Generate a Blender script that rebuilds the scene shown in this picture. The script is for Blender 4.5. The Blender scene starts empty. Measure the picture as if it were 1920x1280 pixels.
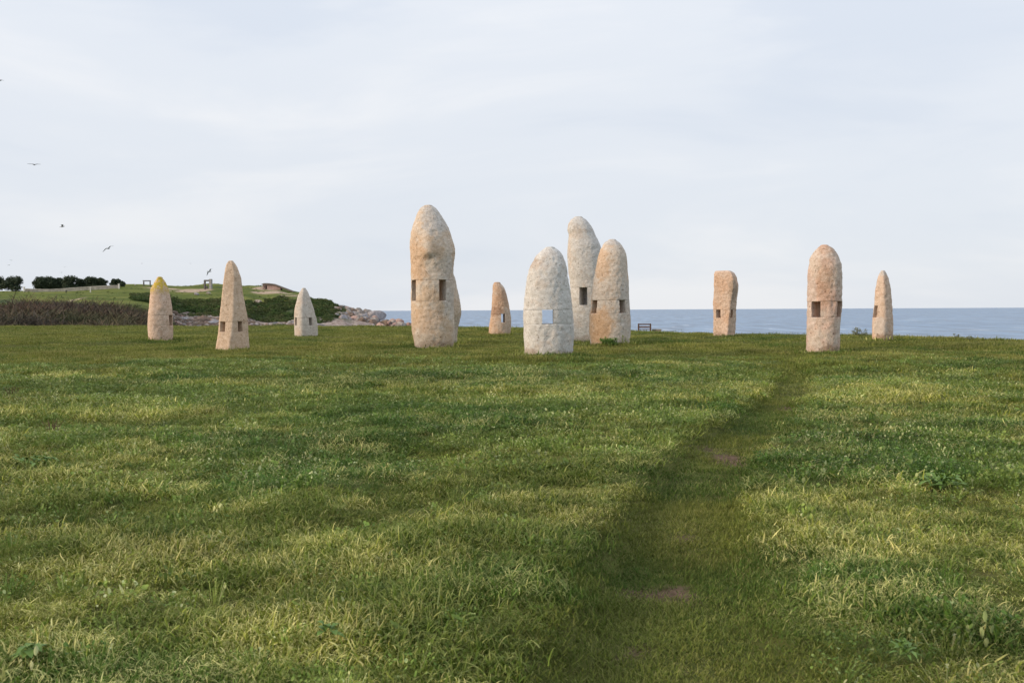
import bpy, bmesh, math, random
import numpy as np
from mathutils import Matrix, Vector

scene = bpy.context.scene
C = scene.collection
rad = math.radians

# ------------------------------------------------------------------ camera, sky, sun, exposure
F = 1920 * 35.0 / 36.0            # focal length in pixels of the 1920 px wide photograph
EYE = 1.6
cam = bpy.data.cameras.new('camera')
cam.lens = 35.0
cam.sensor_width = 36.0
cam.clip_start = 0.05
cam.clip_end = 60000.0
cam.dof.use_dof = True
cam.dof.focus_distance = 38.0
cam.dof.aperture_fstop = 8.0
camo = bpy.data.objects.new('camera', cam)
C.objects.link(camo)
ROT = Matrix.Rotation(rad(90 - 1.81), 4, 'X') @ Matrix.Rotation(rad(-0.286), 4, 'Z')
camo.matrix_world = Matrix.Translation((0, 0, EYE)) @ ROT
scene.camera = camo
R3 = np.array(ROT.to_3x3())

SUN_DIR = np.array([-0.90, -0.32, 0.31])      # towards the sun: low, to the left, slightly behind the camera
SUN_DIR = SUN_DIR / np.linalg.norm(SUN_DIR)
sun_el = math.asin(SUN_DIR[2])
sun_rot = math.atan2(SUN_DIR[0], SUN_DIR[1])

world = bpy.data.worlds.new('World')
scene.world = world
world.use_nodes = True
wn, wl = world.node_tree.nodes, world.node_tree.links
wn.clear()
out = wn.new('ShaderNodeOutputWorld')
bg = wn.new('ShaderNodeBackground')
bg.inputs['Strength'].default_value = 0.1
wl.new(bg.outputs[0], out.inputs[0])
sky = wn.new('ShaderNodeTexSky')
sky.sky_type = 'NISHITA'
sky.sun_disc = False
sky.sun_elevation = sun_el
sky.sun_rotation = sun_rot
sky.air_density = 1.0
sky.dust_density = 0.6
sky.ozone_density = 1.0
tc = wn.new('ShaderNodeTexCoord')
mp = wn.new('ShaderNodeMapping')
mp.inputs['Scale'].default_value = (1.6, 1.6, 7.5)
mp.inputs['Location'].default_value = (1.5, 4.0, 3.3)
wl.new(tc.outputs['Generated'], mp.inputs['Vector'])
n1 = wn.new('ShaderNodeTexNoise')
n1.inputs['Scale'].default_value = 1.3
n1.inputs['Detail'].default_value = 6.0
n1.inputs['Roughness'].default_value = 0.5
n1.inputs['Distortion'].default_value = 0.5
wl.new(mp.outputs[0], n1.inputs['Vector'])
cr = wn.new('ShaderNodeValToRGB')
cr.color_ramp.interpolation = 'EASE'
e = cr.color_ramp.elements
e[0].position = 0.34; e[0].color = (0.630, 0.680, 0.762, 1)
e[1].position = 0.68; e[1].color = (0.780, 0.795, 0.826, 1)
m = cr.color_ramp.elements.new(0.5); m.color = (0.695, 0.732, 0.792, 1)
wl.new(n1.outputs['Fac'], cr.inputs['Fac'])
gain = wn.new('ShaderNodeVectorMath')
gain.operation = 'SCALE'
gain.inputs['Scale'].default_value = 7.7
wl.new(cr.outputs['Color'], gain.inputs[0])
sepw = wn.new('ShaderNodeSeparateXYZ'); wl.new(tc.outputs['Generated'], sepw.inputs[0])
lift = wn.new('ShaderNodeMapRange')               # an overcast sky grows gently brighter with height, as it does in view
lift.inputs['To Min'].default_value = 6.72
lift.inputs['To Max'].default_value = 9.1
wl.new(sepw.outputs['Z'], lift.inputs['Value'])
wl.new(lift.outputs[0], gain.inputs['Scale'])
mixw = wn.new('ShaderNodeMix')
mixw.data_type = 'RGBA'
mixw.inputs['Factor'].default_value = 0.96        # high cloud veils nearly all of the blue
wl.new(sky.outputs[0], mixw.inputs['A'])
wl.new(gain.outputs[0], mixw.inputs['B'])
wl.new(mixw.outputs['Result'], bg.inputs['Color'])

sun = bpy.data.lights.new('sun', 'SUN')
sun.energy = 2.1
sun.angle = rad(14)
sun.color = (1.0, 0.77, 0.55)
suno = bpy.data.objects.new('sun', sun)
C.objects.link(suno)
suno.rotation_euler = Vector(SUN_DIR).to_track_quat('Z', 'Y').to_euler()
suno.location = (0, 0, 60)

scene.view_settings.view_transform = 'Standard'
scene.view_settings.look = 'None'
scene.view_settings.gamma = 1.0
scene.view_settings.use_curve_mapping = False
scene.view_settings.exposure = 0.68
scene.render.engine = 'CYCLES'
scene.cycles.use_denoising = True
scene.cycles.max_bounces = 8
scene.cycles.diffuse_bounces = 4
scene.cycles.transmission_bounces = 4

# ------------------------------------------------------------------ helpers
rng = np.random.default_rng(7)
random.seed(7)

def yh(u):                        # sea horizon row in the photograph
    return 586.5 - 0.005 * u

def at(px, py, d):                # the point seen at pixel (px, py), d metres ahead
    r = R3 @ np.array([(px - 960) / F, -(py - 640) / F, -1.0])
    t = d / r[1]
    return np.array([r[0] * t, d, EYE + r[2] * t])

def _hash(ix, iy, iz):
    h = (ix * 374761393 + iy * 668265263 + iz * 2147483647 + 1013904223) & 0xFFFFFFFF
    h = ((h ^ (h >> 13)) * 1274126177) & 0xFFFFFFFF
    h = ((h ^ (h >> 16)) * 2246822519) & 0xFFFFFFFF
    return ((h ^ (h >> 15)) & 0xFFFFFF) / float(0xFFFFFF)

def vnoise(x, y, z=0.0):
    x, y, z = np.broadcast_arrays(np.asarray(x, float), np.asarray(y, float), np.asarray(z, float))
    ix, iy, iz = np.floor(x).astype(np.int64), np.floor(y).astype(np.int64), np.floor(z).astype(np.int64)
    fx, fy, fz = x - ix, y - iy, z - iz
    fx, fy, fz = [f * f * f * (f * (f * 6 - 15) + 10) for f in (fx, fy, fz)]
    r = 0
    for dx in (0, 1):
        for dy in (0, 1):
            for dz in (0, 1):
                w = (fx if dx else 1 - fx) * (fy if dy else 1 - fy) * (fz if dz else 1 - fz)
                r = r + w * _hash(ix + dx, iy + dy, iz + dz)
    return r * 2 - 1

def fbm(x, y, z=0.0, octv=4, gain=0.5):
    r, a, s, f = 0, 1.0, 0.0, 1.0
    for k in range(octv):
        r = r + a * vnoise(np.asarray(x) * f + 17.3 * k, np.asarray(y) * f + 5.1 * k, np.asarray(z) * f + 9.7 * k)
        s += a; a *= gain; f *= 2.03
    return r / s

def smooth_interp(z, zs, vs):
    """monotone cubic through the traced outline"""
    h = np.diff(zs); d = np.diff(vs) / h
    mm = np.zeros(len(zs)); mm[0], mm[-1] = d[0], d[-1]
    for i in range(1, len(zs) - 1):
        if d[i - 1] * d[i] > 0:
            w1, w2 = 2 * h[i] + h[i - 1], h[i] + 2 * h[i - 1]
            mm[i] = (w1 + w2) / (w1 / d[i - 1] + w2 / d[i])
    z = np.clip(np.asarray(z, float), zs[0], zs[-1])
    i = np.clip(np.searchsorted(zs, z, 'right') - 1, 0, len(zs) - 2)
    t = (z - zs[i]) / h[i]
    return ((2 * t ** 3 - 3 * t ** 2 + 1) * vs[i] + (t ** 3 - 2 * t ** 2 + t) * h[i] * mm[i] + (3 * t ** 2 - 2 * t ** 3) * vs[i + 1] + (t ** 3 - t ** 2) * h[i] * mm[i + 1])

def sstep(a, b, x):
    t = np.clip((x - a) / (b - a), 0, 1)
    return t * t * (3 - 2 * t)

def tag(o, label=None, cat=None, group=None, kind=None):
    if label: o['label'] = label
    if cat: o['category'] = cat
    if group: o['group'] = group
    if kind: o['kind'] = kind
    return o

def empty(name, loc=(0, 0, 0), rz=0.0):
    o = bpy.data.objects.new(name, None)
    o.empty_display_size = 0.3
    o.location = loc
    o.rotation_euler = (0, 0, rz)
    C.objects.link(o)
    return o

def mesh_obj(name, verts, faces, mat, parent=None, smooth=True, sharp=None, link=True):
    me = bpy.data.meshes.new(name)
    me.from_pydata([tuple(v) for v in verts] if not isinstance(verts, np.ndarray) else verts.tolist(), [], faces)
    if smooth:
        me.polygons.foreach_set('use_smooth', [True] * len(me.polygons))
        if sharp is not None:
            me.set_sharp_from_angle(angle=rad(sharp))
    me.materials.append(mat)
    me.update()
    o = bpy.data.objects.new(name, me)
    if link:
        C.objects.link(o)
    if parent is not None:
        o.parent = parent
    return o

def bm_obj(name, bm, mat, parent=None, smooth=False, sharp=None):
    me = bpy.data.meshes.new(name)
    bmesh.ops.recalc_face_normals(bm, faces=bm.faces)
    bm.to_mesh(me); bm.free()
    if smooth:
        me.polygons.foreach_set('use_smooth', [True] * len(me.polygons))
        if sharp is not None:
            me.set_sharp_from_angle(angle=rad(sharp))
    me.materials.append(mat)
    o = bpy.data.objects.new(name, me)
    C.objects.link(o)
    if parent is not None:
        o.parent = parent
    return o

def add_box(bm, c, s, rot=None, bevel=0.0, jitter=0.0):
    r = bmesh.ops.create_cube(bm, size=1.0)
    vs = r['verts']
    M = Matrix.Translation(c) @ (rot.to_4x4() if rot is not None else Matrix.Identity(4)) @ Matrix.Diagonal((s[0], s[1], s[2], 1))
    bmesh.ops.transform(bm, matrix=M, verts=vs)
    for v in vs:
        v.co += Vector([random.uniform(-jitter, jitter) for _ in range(3)])
    if bevel:
        es = list({ed for v in vs for ed in v.link_edges})
        bmesh.ops.bevel(bm, geom=es, offset=bevel, segments=1, affect='EDGES')

# ---- materials
class N:
    """small node-tree builder"""
    def __init__(s, name):
        s.m = bpy.data.materials.new(name)
        s.m.use_nodes = True
        s.t = s.m.node_tree
        s.t.nodes.clear()
        s.out = s.t.nodes.new('ShaderNodeOutputMaterial')
    def n(s, typ, **kw):
        nd = s.t.nodes.new('ShaderNode' + typ)
        for k, v in kw.items():
            if k in nd.inputs: nd.inputs[k].default_value = v
            else: setattr(nd, k, v)
        return nd
    def l(s, a, b): s.t.links.new(a, b)
    def coord(s, off=(0, 0, 0), scale=(1, 1, 1), which='Object'):
        t = s.n('TexCoord'); mpn = s.n('Mapping')
        mpn.inputs['Location'].default_value = off
        mpn.inputs['Scale'].default_value = scale
        s.l(t.outputs[which], mpn.inputs['Vector'])
        return mpn.outputs[0]
    def noise(s, vec, scale, detail=5.0, rough=0.55, dist=0.0):
        nd = s.n('TexNoise'); nd.inputs['Scale'].default_value = scale
        nd.inputs['Detail'].default_value = detail
        nd.inputs['Roughness'].default_value = rough
        nd.inputs['Distortion'].default_value = dist
        if vec is not None: s.l(vec, nd.inputs['Vector'])
        return nd.outputs['Fac']
    def ramp(s, fac, a, b):
        nd = s.n('MapRange'); nd.interpolation_type = 'SMOOTHSTEP'
        nd.inputs['From Min'].default_value = a; nd.inputs['From Max'].default_value = b
        s.l(fac, nd.inputs['Value'])
        return nd.outputs['Result']
    def mix(s, fac, a, b, blend='MIX'):
        nd = s.n('Mix', data_type='RGBA', blend_type=blend)
        for key, v in (('Factor', fac), ('A', a), ('B', b)):
            if isinstance(v, (int, float)): nd.inputs[key].default_value = v
            elif isinstance(v, tuple): nd.inputs[key].default_value = v if len(v) == 4 else v + (1,)
            else: s.l(v, nd.inputs[key])
        return nd.outputs['Result']
    def math(s, op, a, b=0.0):
        nd = s.n('Math', operation=op)
        for i, v in enumerate((a, b)):
            if isinstance(v, (int, float)): nd.inputs[i].default_value = v
            else: s.l(v, nd.inputs[i])
        return nd.outputs[0]
    def principled(s, col, rough=0.85, spec=0.3, bump=None, strength=0.5, dist=0.02, metal=0.0):
        p = s.n('BsdfPrincipled')
        p.inputs['Roughness'].default_value = rough
        p.inputs['Specular IOR Level'].default_value = spec
        p.inputs['Metallic'].default_value = metal
        if isinstance(col, tuple): p.inputs['Base Color'].default_value = col if len(col) == 4 else col + (1,)
        else: s.l(col, p.inputs['Base Color'])
        if bump is not None:
            b = s.n('Bump'); b.inputs['Strength'].default_value = strength; b.inputs['Distance'].default_value = dist
            s.l(bump, b.inputs['Height']); s.l(b.outputs[0], p.inputs['Normal'])
        s.l(p.outputs[0], s.out.inputs[0])
        return s.m

def plain_mat(name, a, b, scale=3.0, rough=0.85, bumpd=0.02, detail=6.0):
    k = N(name); v = k.coord()
    f = k.ramp(k.noise(v, scale, detail, 0.6), 0.32, 0.68)
    return k.principled(k.mix(f, a, b), rough, 0.25, k.noise(v, scale * 6, 4), 0.6, bumpd)

def stone_mat(name, base, warm, stain, seed, warm_amt=0.5, stain_amt=0.35, lichen=None, patches=()):
    """weathered granite: pale base, warmer iron-coloured areas, brown run-off streaks, mineral grain"""
    k = N(name)
    base, warm, stain = [tuple(min(0.80, q * 1.30) for q in col_) for col_ in (base, warm, stain)]
    v = k.coord(off=(seed * 3.7, seed * 1.9, seed * 5.3))
    vs = k.coord(off=(seed * 2.1, seed * 4.7, seed * 1.3), scale=(1, 1, 0.28))
    big = k.noise(v, 0.75, 5, 0.6, 0.4)
    c = k.mix(k.ramp(big, 0.66 - 0.45 * warm_amt, 0.82 - 0.45 * warm_amt), base, warm)
    streak = k.noise(vs, 2.6, 6, 0.62, 0.3)
    fac = k.ramp(streak, 0.66 - 0.3 * stain_amt, 0.86 - 0.25 * stain_amt)
    c = k.mix(k.math('MULTIPLY', fac, 0.9), c, stain)
    c = k.mix(k.math('MULTIPLY', k.ramp(k.noise(v, 1.9, 6, 0.62, 0.8), 0.52, 0.66), 0.25 + 0.45 * warm_amt), c, k.mix(0.5, warm, stain))
    dark = k.ramp(k.noise(k.coord(off=(seed * 1.1, seed * 2.9, seed * 3.1), scale=(1, 1, 0.45)), 1.7, 7, 0.7, 0.6), 0.60, 0.72)
    c = k.mix(k.math('MULTIPLY', dark, 0.45), c, k.mix(1.0, c, (0.55, 0.52, 0.50), 'MULTIPLY'))
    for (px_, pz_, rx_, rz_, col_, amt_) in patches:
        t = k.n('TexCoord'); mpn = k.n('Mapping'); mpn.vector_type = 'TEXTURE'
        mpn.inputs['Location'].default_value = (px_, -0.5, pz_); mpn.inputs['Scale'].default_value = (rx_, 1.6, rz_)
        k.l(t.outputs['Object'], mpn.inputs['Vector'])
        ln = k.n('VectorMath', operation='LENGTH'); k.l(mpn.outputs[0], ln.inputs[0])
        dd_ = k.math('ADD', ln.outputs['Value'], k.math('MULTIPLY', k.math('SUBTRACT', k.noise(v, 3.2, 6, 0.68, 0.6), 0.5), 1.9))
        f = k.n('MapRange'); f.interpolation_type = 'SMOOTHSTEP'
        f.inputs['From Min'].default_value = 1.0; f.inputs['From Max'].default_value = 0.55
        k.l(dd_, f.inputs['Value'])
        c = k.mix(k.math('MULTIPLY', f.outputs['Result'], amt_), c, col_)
    blot = k.noise(v, 7.0, 6, 0.65)
    c = k.mix(k.ramp(blot, 0.32, 0.66), k.mix(1.0, c, (0.80, 0.775, 0.75), 'MULTIPLY'), k.mix(0.10, c, (0.80, 0.79, 0.76)))
    grain = k.noise(v, 38.0, 3, 0.7)
    c = k.mix(k.ramp(grain, 0.40, 0.66), k.mix(1.0, c, (0.74, 0.72, 0.70), 'MULTIPLY'), k.mix(0.12, c, (0.86, 0.84, 0.80)))
    pits = k.noise(v, 15.0, 2, 0.5)
    c = k.mix(k.ramp(pits, 0.64, 0.70), c, k.mix(1.0, c, (0.42, 0.38, 0.35), 'MULTIPLY'))
    if lichen:
        z0, col = lichen
        t = k.n('TexCoord'); sp = k.n('SeparateXYZ'); k.l(t.outputs['Object'], sp.inputs[0])
        f = k.math('MULTIPLY', k.ramp(sp.outputs['Z'], z0 - 0.35, z0 + 0.15), k.ramp(k.noise(v, 6.5, 5, 0.65), 0.36, 0.55))
        c = k.mix(f, c, col)
    h = k.math('ADD', k.math('MULTIPLY', k.noise(v, 22.0, 6, 0.7), 0.6), k.math('MULTIPLY', k.noise(k.coord(off=(seed, 3, 7), scale=(1, 1, 2.6)), 9.0, 5, 0.6, 0.5), 0.4))
    return k.principled(c, 0.92, 0.15, h, 0.6, 0.04)

def grass_mat(name, green, yellow, straw, transl=0.30, tipstart=0.35, spec=0.06, rough=0.6):
    k = N(name)
    ti = k.n('Attribute', attribute_type='INSTANCER', attribute_name='tint')
    sp = k.n('SeparateXYZ'); k.l(ti.outputs['Vector'], sp.inputs[0])
    tt = k.n('Attribute', attribute_type='GEOMETRY', attribute_name='t')
    dr = k.n('Attribute', attribute_type='GEOMETRY', attribute_name='dry')
    c = k.mix(sp.outputs['X'], green, yellow)
    c = k.mix(k.math('MULTIPLY', sp.outputs['Z'], 0.8), c, (0.072, 0.150, 0.030))       # cooler, bluer patches
    tip = k.math('MULTIPLY', k.ramp(tt.outputs['Fac'], tipstart, 1.0), k.math('ADD', k.math('MULTIPLY', sp.outputs['X'], 0.80), 0.24))
    whole = k.math('MULTIPLY', k.ramp(dr.outputs['Fac'], 0.80, 0.93), k.math('ADD', k.math('MULTIPLY', sp.outputs['X'], 0.55), 0.22))
    f = k.math('MAXIMUM', tip, whole)
    c = k.mix(f, c, straw)
    c = k.mix(k.ramp(dr.outputs['Fac'], 0.0, 0.45), k.mix(1.0, c, (0.52, 0.62, 0.50), 'MULTIPLY'), c)
    gn = k.n('VectorMath', operation='SCALE'); k.l(c, gn.inputs[0]); k.l(sp.outputs['Y'], gn.inputs['Scale'])
    d = k.n('BsdfPrincipled'); d.inputs['Roughness'].default_value = rough; d.inputs['Specular IOR Level'].default_value = spec
    k.l(gn.outputs[0], d.inputs['Base Color'])
    tr = k.n('BsdfTranslucent'); k.l(gn.outputs[0], tr.inputs['Color'])
    ms = k.n('MixShader'); ms.inputs[0].default_value = transl
    k.l(d.outputs[0], ms.inputs[1]); k.l(tr.outputs[0], ms.inputs[2])
    k.l(ms.outputs[0], k.out.inputs[0])
    return k.m

# ------------------------------------------------------------------ terrain functions
RIM = np.array([(-260, 122), (-54, 105), (-11.6, 103), (0, 90), (8.5, 69), (12.6, 58), (18.8, 55), (20.9, 51),
                (22.4, 43), (25, 30), (30, 10), (40, -60)], float)
PATH = np.array([(0.20, 0.0, .55), (0.48, 2.5, .55), (0.70, 4.5, .55), (1.16, 7.0, .47), (2.0, 10.4, .47), (2.85, 12.8, .45), (3.84, 15.1, .42), (4.9, 18.0, .38), (5.9, 21.0, .38),
                 (7.1, 25.0, .42), (8.2, 28.9, .5), (9.9, 34.5, .7), (12, 42, 1.0)], float)

def rim_dist(x, y):
    """signed distance to the edge of the meadow, positive beyond it"""
    x = np.asarray(x, float); y = np.asarray(y, float)
    best = np.full(x.shape, 1e9); sg = np.zeros(x.shape)
    for a, b in zip(RIM[:-1], RIM[1:]):
        d = b - a; L2 = d @ d
        t = np.clip(((x - a[0]) * d[0] + (y - a[1]) * d[1]) / L2, 0, 1)
        qx, qy = a[0] + t * d[0], a[1] + t * d[1]
        dist = np.hypot(x - qx, y - qy)
        cr_ = d[0] * (y - a[1]) - d[1] * (x - a[0])
        m_ = dist < best - 1e-9
        best = np.where(m_, dist, best); sg = np.where(m_, np.sign(cr_), sg)
    return best * sg

def path_off(x, y):
    """distance to the centre line of the trodden path divided by its half width"""
    x = np.asarray(x, float); y = np.asarray(y, float)
    best = np.full(x.shape, 1e9)
    for a, b in zip(PATH[:-1], PATH[1:]):
        d = (b - a)[:2]; L2 = d @ d
        t = np.clip(((x - a[0]) * d[0] + (y - a[1]) * d[1]) / L2, 0, 1)
        w = a[2] + t * (b[2] - a[2])
        best = np.minimum(best, np.hypot(x - a[0] - t * d[0], y - a[1] - t * d[1]) / w)
    return best + 0.20 * fbm(x * 1.3, y * 1.3, 3.3, 3)

def gz(x, y):
    x = np.asarray(x, float); y = np.asarray(y, float)
    s = rim_dist(x, y)
    p = path_off(x, y)
    dist = np.hypot(x, y)
    hum = (0.11 + 0.05 * sstep(18, 30, dist)) * fbm(x / 1.5, y / 1.5, 1.0, 3) + 0.045 * np.maximum(fbm(x / 0.55, y / 0.55, 14.0, 2), -0.1) + 0.05 * fbm(x / 5.0, y / 5.0, 2.0, 2)
    und = 0.16 * fbm(x / 17.0, y / 17.0, 5.0, 2) * sstep(8, 40, dist)
    z = hum * sstep(0.7, 1.5, p) + 0.012 * fbm(x * 2, y * 2, 8.0, 2) + und
    z = z - 0.12 * (1 - sstep(0.7, 1.35, p)) * (1 - sstep(30, 40, y))
    so = np.maximum(s, 0)
    z = z - 0.045 * so - 0.75 * np.maximum(so - 13, 0) - 0.5 * sstep(0, 3, so) * 0.1
    return np.maximum(z, -11.0)

SOIL = [(1365, 856, .27, .65), (1490, 765, .28, .5), (1270, 1106, .17, .24), (1195, 1103, .12, .16), (1205, 1217, .10, .15), (1290, 1006, .08, .14), (1330, 838, .16, .4)]
SOILW = []
for (px, py, rx, ry) in SOIL:
    d = F * (EYE + 0.08) / (py - yh(px))
    SOILW.append(((px - 960) / F * d, d, rx, ry))
def soil_mask(x, y):
    m_ = np.zeros(np.shape(x))
    nz = 0.45 * fbm(np.asarray(x) * 4.0, np.asarray(y) * 4.0, 2.2, 3)
    for (cx, cy, rx, ry) in SOILW:
        r = np.hypot((x - cx) / rx, (y - cy) / ry) + nz
        m_ = np.maximum(m_, 1 - sstep(0.55, 1.05, r))
    return m_

def axis(segs):
    r = []
    for a, b, st in segs:
        r += list(np.arange(a, b - 1e-6, st))
    r.append(segs[-1][1])
    return np.array(r)

def grid_mesh(X, Y, Z):
    ny, nx = X.shape
    v = np.stack([X.ravel(), Y.ravel(), Z.ravel()], 1)
    i = np.arange(ny * nx).reshape(ny, nx)
    f = np.stack([i[:-1, :-1].ravel(), i[:-1, 1:].ravel(), i[1:, 1:].ravel(), i[1:, :-1].ravel()], 1)
    return v, f.tolist()

def set_attr(o, name, vals):
    a = o.data.attributes.new(name, 'FLOAT', 'POINT')
    a.data.foreach_set('value', np.asarray(vals, np.float32).ravel())

# ------------------------------------------------------------------ ground
k = N('turf_soil')
v = k.coord()
a_soil = k.n('Attribute', attribute_type='GEOMETRY', attribute_name='soil')
thatch = k.mix(k.ramp(k.noise(v, 1.3, 5), 0.35, 0.65), (0.075, 0.090, 0.022), (0.105, 0.115, 0.030))
thatch = k.mix(k.ramp(k.noise(v, 14, 4, 0.7), 0.45, 0.75), thatch, (0.10, 0.09, 0.035))
soilc = k.mix(k.ramp(k.noise(v, 11, 5, 0.65), 0.35, 0.65), (0.088, 0.056, 0.038), (0.155, 0.104, 0.074))
col = k.mix(a_soil.outputs['Fac'], thatch, soilc)
MAT_GROUND = k.principled(col, 0.95, 0.1, k.noise(v, 22, 6, 0.65), 0.8, 0.03)

xs = axis([(-280, -120, 8), (-120, -30, 2), (-30, -5, .5), (-5, 14, .14), (14, 40, .5), (40, 90, 5)])
ys = axis([(-70, -10, 5), (-10, 2, .5), (2, 36, .14), (36, 70, .4), (70, 160, 1.0)])
X, Y = np.meshgrid(xs, ys)
Z = gz(X, Y)
vv, ff = grid_mesh(X, Y, Z)
ground = mesh_obj('ground', vv, ff, MAT_GROUND)
set_attr(ground, 'soil', soil_mask(X, Y))
tag(ground, 'green coastal meadow with a trodden path', None, None, 'structure')

# ------------------------------------------------------------------ sea
k = N('sea_water')
v = k.coord(scale=(1, 1, 1))
vst = k.coord(scale=(1.0, 0.4, 1.0))
w1 = k.noise(vst, 0.035, 6, 0.62)
w2 = k.noise(vst, 0.22, 5, 0.6)
h = k.math('ADD', k.math('MULTIPLY', w1, 3.0), k.math('MULTIPLY', w2, 0.8))
colw = k.mix(k.ramp(k.noise(k.coord(scale=(0.3, 1, 1)), 0.006, 5, 0.6), 0.35, 0.68), (0.085, 0.185, 0.33), (0.135, 0.245, 0.39))
chop = k.noise(k.coord(scale=(1.0, 0.14, 1)), 0.10, 5, 0.66)
colw = k.mix(k.ramp(chop, 0.44, 0.60), colw, (0.028, 0.085, 0.175))
foam = k.ramp(k.noise(k.coord(off=(40, 90, 0), scale=(1.0, 0.14, 1)), 0.12, 5, 0.66), 0.60, 0.68)
colw = k.mix(k.math('MULTIPLY', foam, 0.6), colw, (0.62, 0.68, 0.72))
MAT_SEA = k.principled(colw, 0.32, 0.42, h, 0.9, 0.9)
SEA_Z = -9.0
sea = mesh_obj('sea', np.array([(-30000, -2000, SEA_Z), (30000, -2000, SEA_Z), (30000, 45000, SEA_Z), (-30000, 45000, SEA_Z)]), [(0, 1, 2, 3)], MAT_SEA, smooth=False)
tag(sea, 'calm pale blue sea reaching the horizon', None, None, 'structure')

# ------------------------------------------------------------------ headland across the bay
DS = np.array([105, 150, 200, 240, 280, 310, 340, 365, 390, 430, 480, 520, 650, 800], float)
HT = {
    -900: [-4, -3, -1, 2, 4, 5, 6.8, 7.6, 8.6, 10.2, 11.6, 12, 12, 11],
    100:  [-4, -3, -1, 2.2, 4.2, 5.2, 6.8, 7.6, 8.6, 10.2, 11.6, 12, 12, 11],
    240:  [-5, -4, -2, 1, 3.2, 4.4, 6, 7.2, 8.5, 11, 14.9, 15, 14, 12],
    300:  [-6, -5, -4, -2, 0.5, 2.5, 5, 6.5, 8, 10.5, 14.4, 14, 13, 11],
    340:  [-10, -10, -10, -8, -5, -2.5, 1, 4.5, 6.5, 9.5, 14.2, 14, 12, 10],
    400:  [-10, -10, -10, -9, -5, -2.5, 1, 4.5, 6.5, 9.5, 14.8, 14, 12, 10],
    460:  [-10, -10, -10, -9, -5, -2.8, 0.6, 4.0, 6.3, 9.3, 14.0, 14, 12, 10],
    490:  [-10, -10, -10, -9, -6, -3, -1.5, 2.5, 5.2, 8.5, 14.0, 13, 10, 8],
    520:  [-10, -10, -10, -9, -6, -3, -1.5, 3, 7.0, 9.0, 13.0, 12, 8, 6],
    545:  [-10, -10, -10, -9, -6, -3, -1.5, 3, 7.0, 8.5, 11.4, 10, 6, 4],
    562:  [-10, -10, -10, -9, -6, -3, -1.5, 3, 6.8, 8.0, 10.8, 9, 4, 0],
    588:  [-10, -10, -10, -9, -7, -4, -2, 2.5, 5.4, 5.9, 5.6, 4, 0, -8],
    606:  [-10, -10, -10, -9, -7, -4, -2, 2.2, 5.5, 5.6, 4.5, 2, -6, -10],
    640:  [-10, -10, -10, -10, -8, -5, -2, 0.5, 2.8, 2.0, -1, -6, -10, -11],
    665:  [-10, -10, -10, -10, -9, -6, -3, -.5, 1.5, 0, -5, -9, -11, -11],
    700:  [-10, -10, -10, -10, -10, -8, -4, -1.8, 0.2, -4, -9, -11, -11, -11],
    718:  [-11] * 14,
    900:  [-11] * 14,
}
HU = np.array(sorted(HT)); HZ = np.array([HT[u] for u in sorted(HT)], float)
def hz(u, d):
    u = np.asarray(u, float); d = np.asarray(d, float)
    iu = np.clip(np.searchsorted(HU, u, 'right') - 1, 0, len(HU) - 2)
    idd = np.clip(np.searchsorted(DS, d, 'right') - 1, 0, len(DS) - 2)
    tu = np.clip((u - HU[iu]) / (HU[iu + 1] - HU[iu]), 0, 1); tu = tu * tu * (3 - 2 * tu)
    td = np.clip((d - DS[idd]) / (DS[idd + 1] - DS[idd]), 0, 1)
    z = (HZ[iu, idd] * (1 - tu) * (1 - td) + HZ[iu + 1, idd] * tu * (1 - td) + HZ[iu, idd + 1] * (1 - tu) * td + HZ[iu + 1, idd + 1] * tu * td)
    x = (u - 960) / F * d
    return z + 0.55 * fbm(x / 16, d / 16, 4.0, 4) + 0.22 * fbm(x / 3.5, d / 3.5, 7.0, 2)
def hpt(u, d, dz=0.0):
    return ((u - 960) / F * d, d, float(hz(u, d)) + dz)

us = np.concatenate([np.arange(-900, -60, 20), np.arange(-60, 300, 6), np.arange(300, 740, 2.0)])
ds = np.concatenate([np.arange(105, 270, 6), np.arange(270, 500, 2.0), np.arange(500, 800, 14)])
U, D = np.meshgrid(us, ds)
HX = (U - 960) / F * D
Zh = hz(U, D)
vv, ff = grid_mesh(HX, D, Zh)
k = N('headland_cover')
v = k.coord()
a_s = k.n('Attribute', attribute_type='GEOMETRY', attribute_name='scrub')
a_d = k.n('Attribute', attribute_type='GEOMETRY', attribute_name='dirt')
a_r = k.n('Attribute', attribute_type='GEOMETRY', attribute_name='rock')
lawn = k.mix(k.ramp(k.noise(k.coord(scale=(.4, 1, 1)), 0.07, 5, 0.6), 0.36, 0.64), (0.088, 0.120, 0.026), (0.165, 0.182, 0.046))
lawn = k.mix(k.ramp(k.noise(v, 0.5, 6, 0.7), 0.55, 0.75), lawn, (0.16, 0.15, 0.065))
scr = k.mix(k.ramp(k.noise(v, 0.35, 6, 0.65), 0.35, 0.65), (0.038, 0.062, 0.026), (0.085, 0.105, 0.045))
dirt = k.mix(k.ramp(k.noise(v, 0.6, 5), 0.35, 0.65), (0.36, 0.27, 0.19), (0.47, 0.38, 0.29))
rock = k.mix(k.ramp(k.noise(v, 0.9, 6, 0.65), 0.38, 0.62), (0.19, 0.14, 0.12), (0.44, 0.38, 0.34))
c = k.mix(a_s.outputs['Fac'], lawn, scr)
c = k.mix(a_d.outputs['Fac'], c, dirt)
c = k.mix(a_r.outputs['Fac'], c, rock)
MAT_HEAD = k.principled(c, 0.95, 0.1, k.noise(v, 1.6, 6, 0.7), 0.9, 0.5)
head = mesh_obj('headland', vv, ff, MAT_HEAD)
nz = fbm(HX / 14, D / 14, 1.5, 4)
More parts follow.
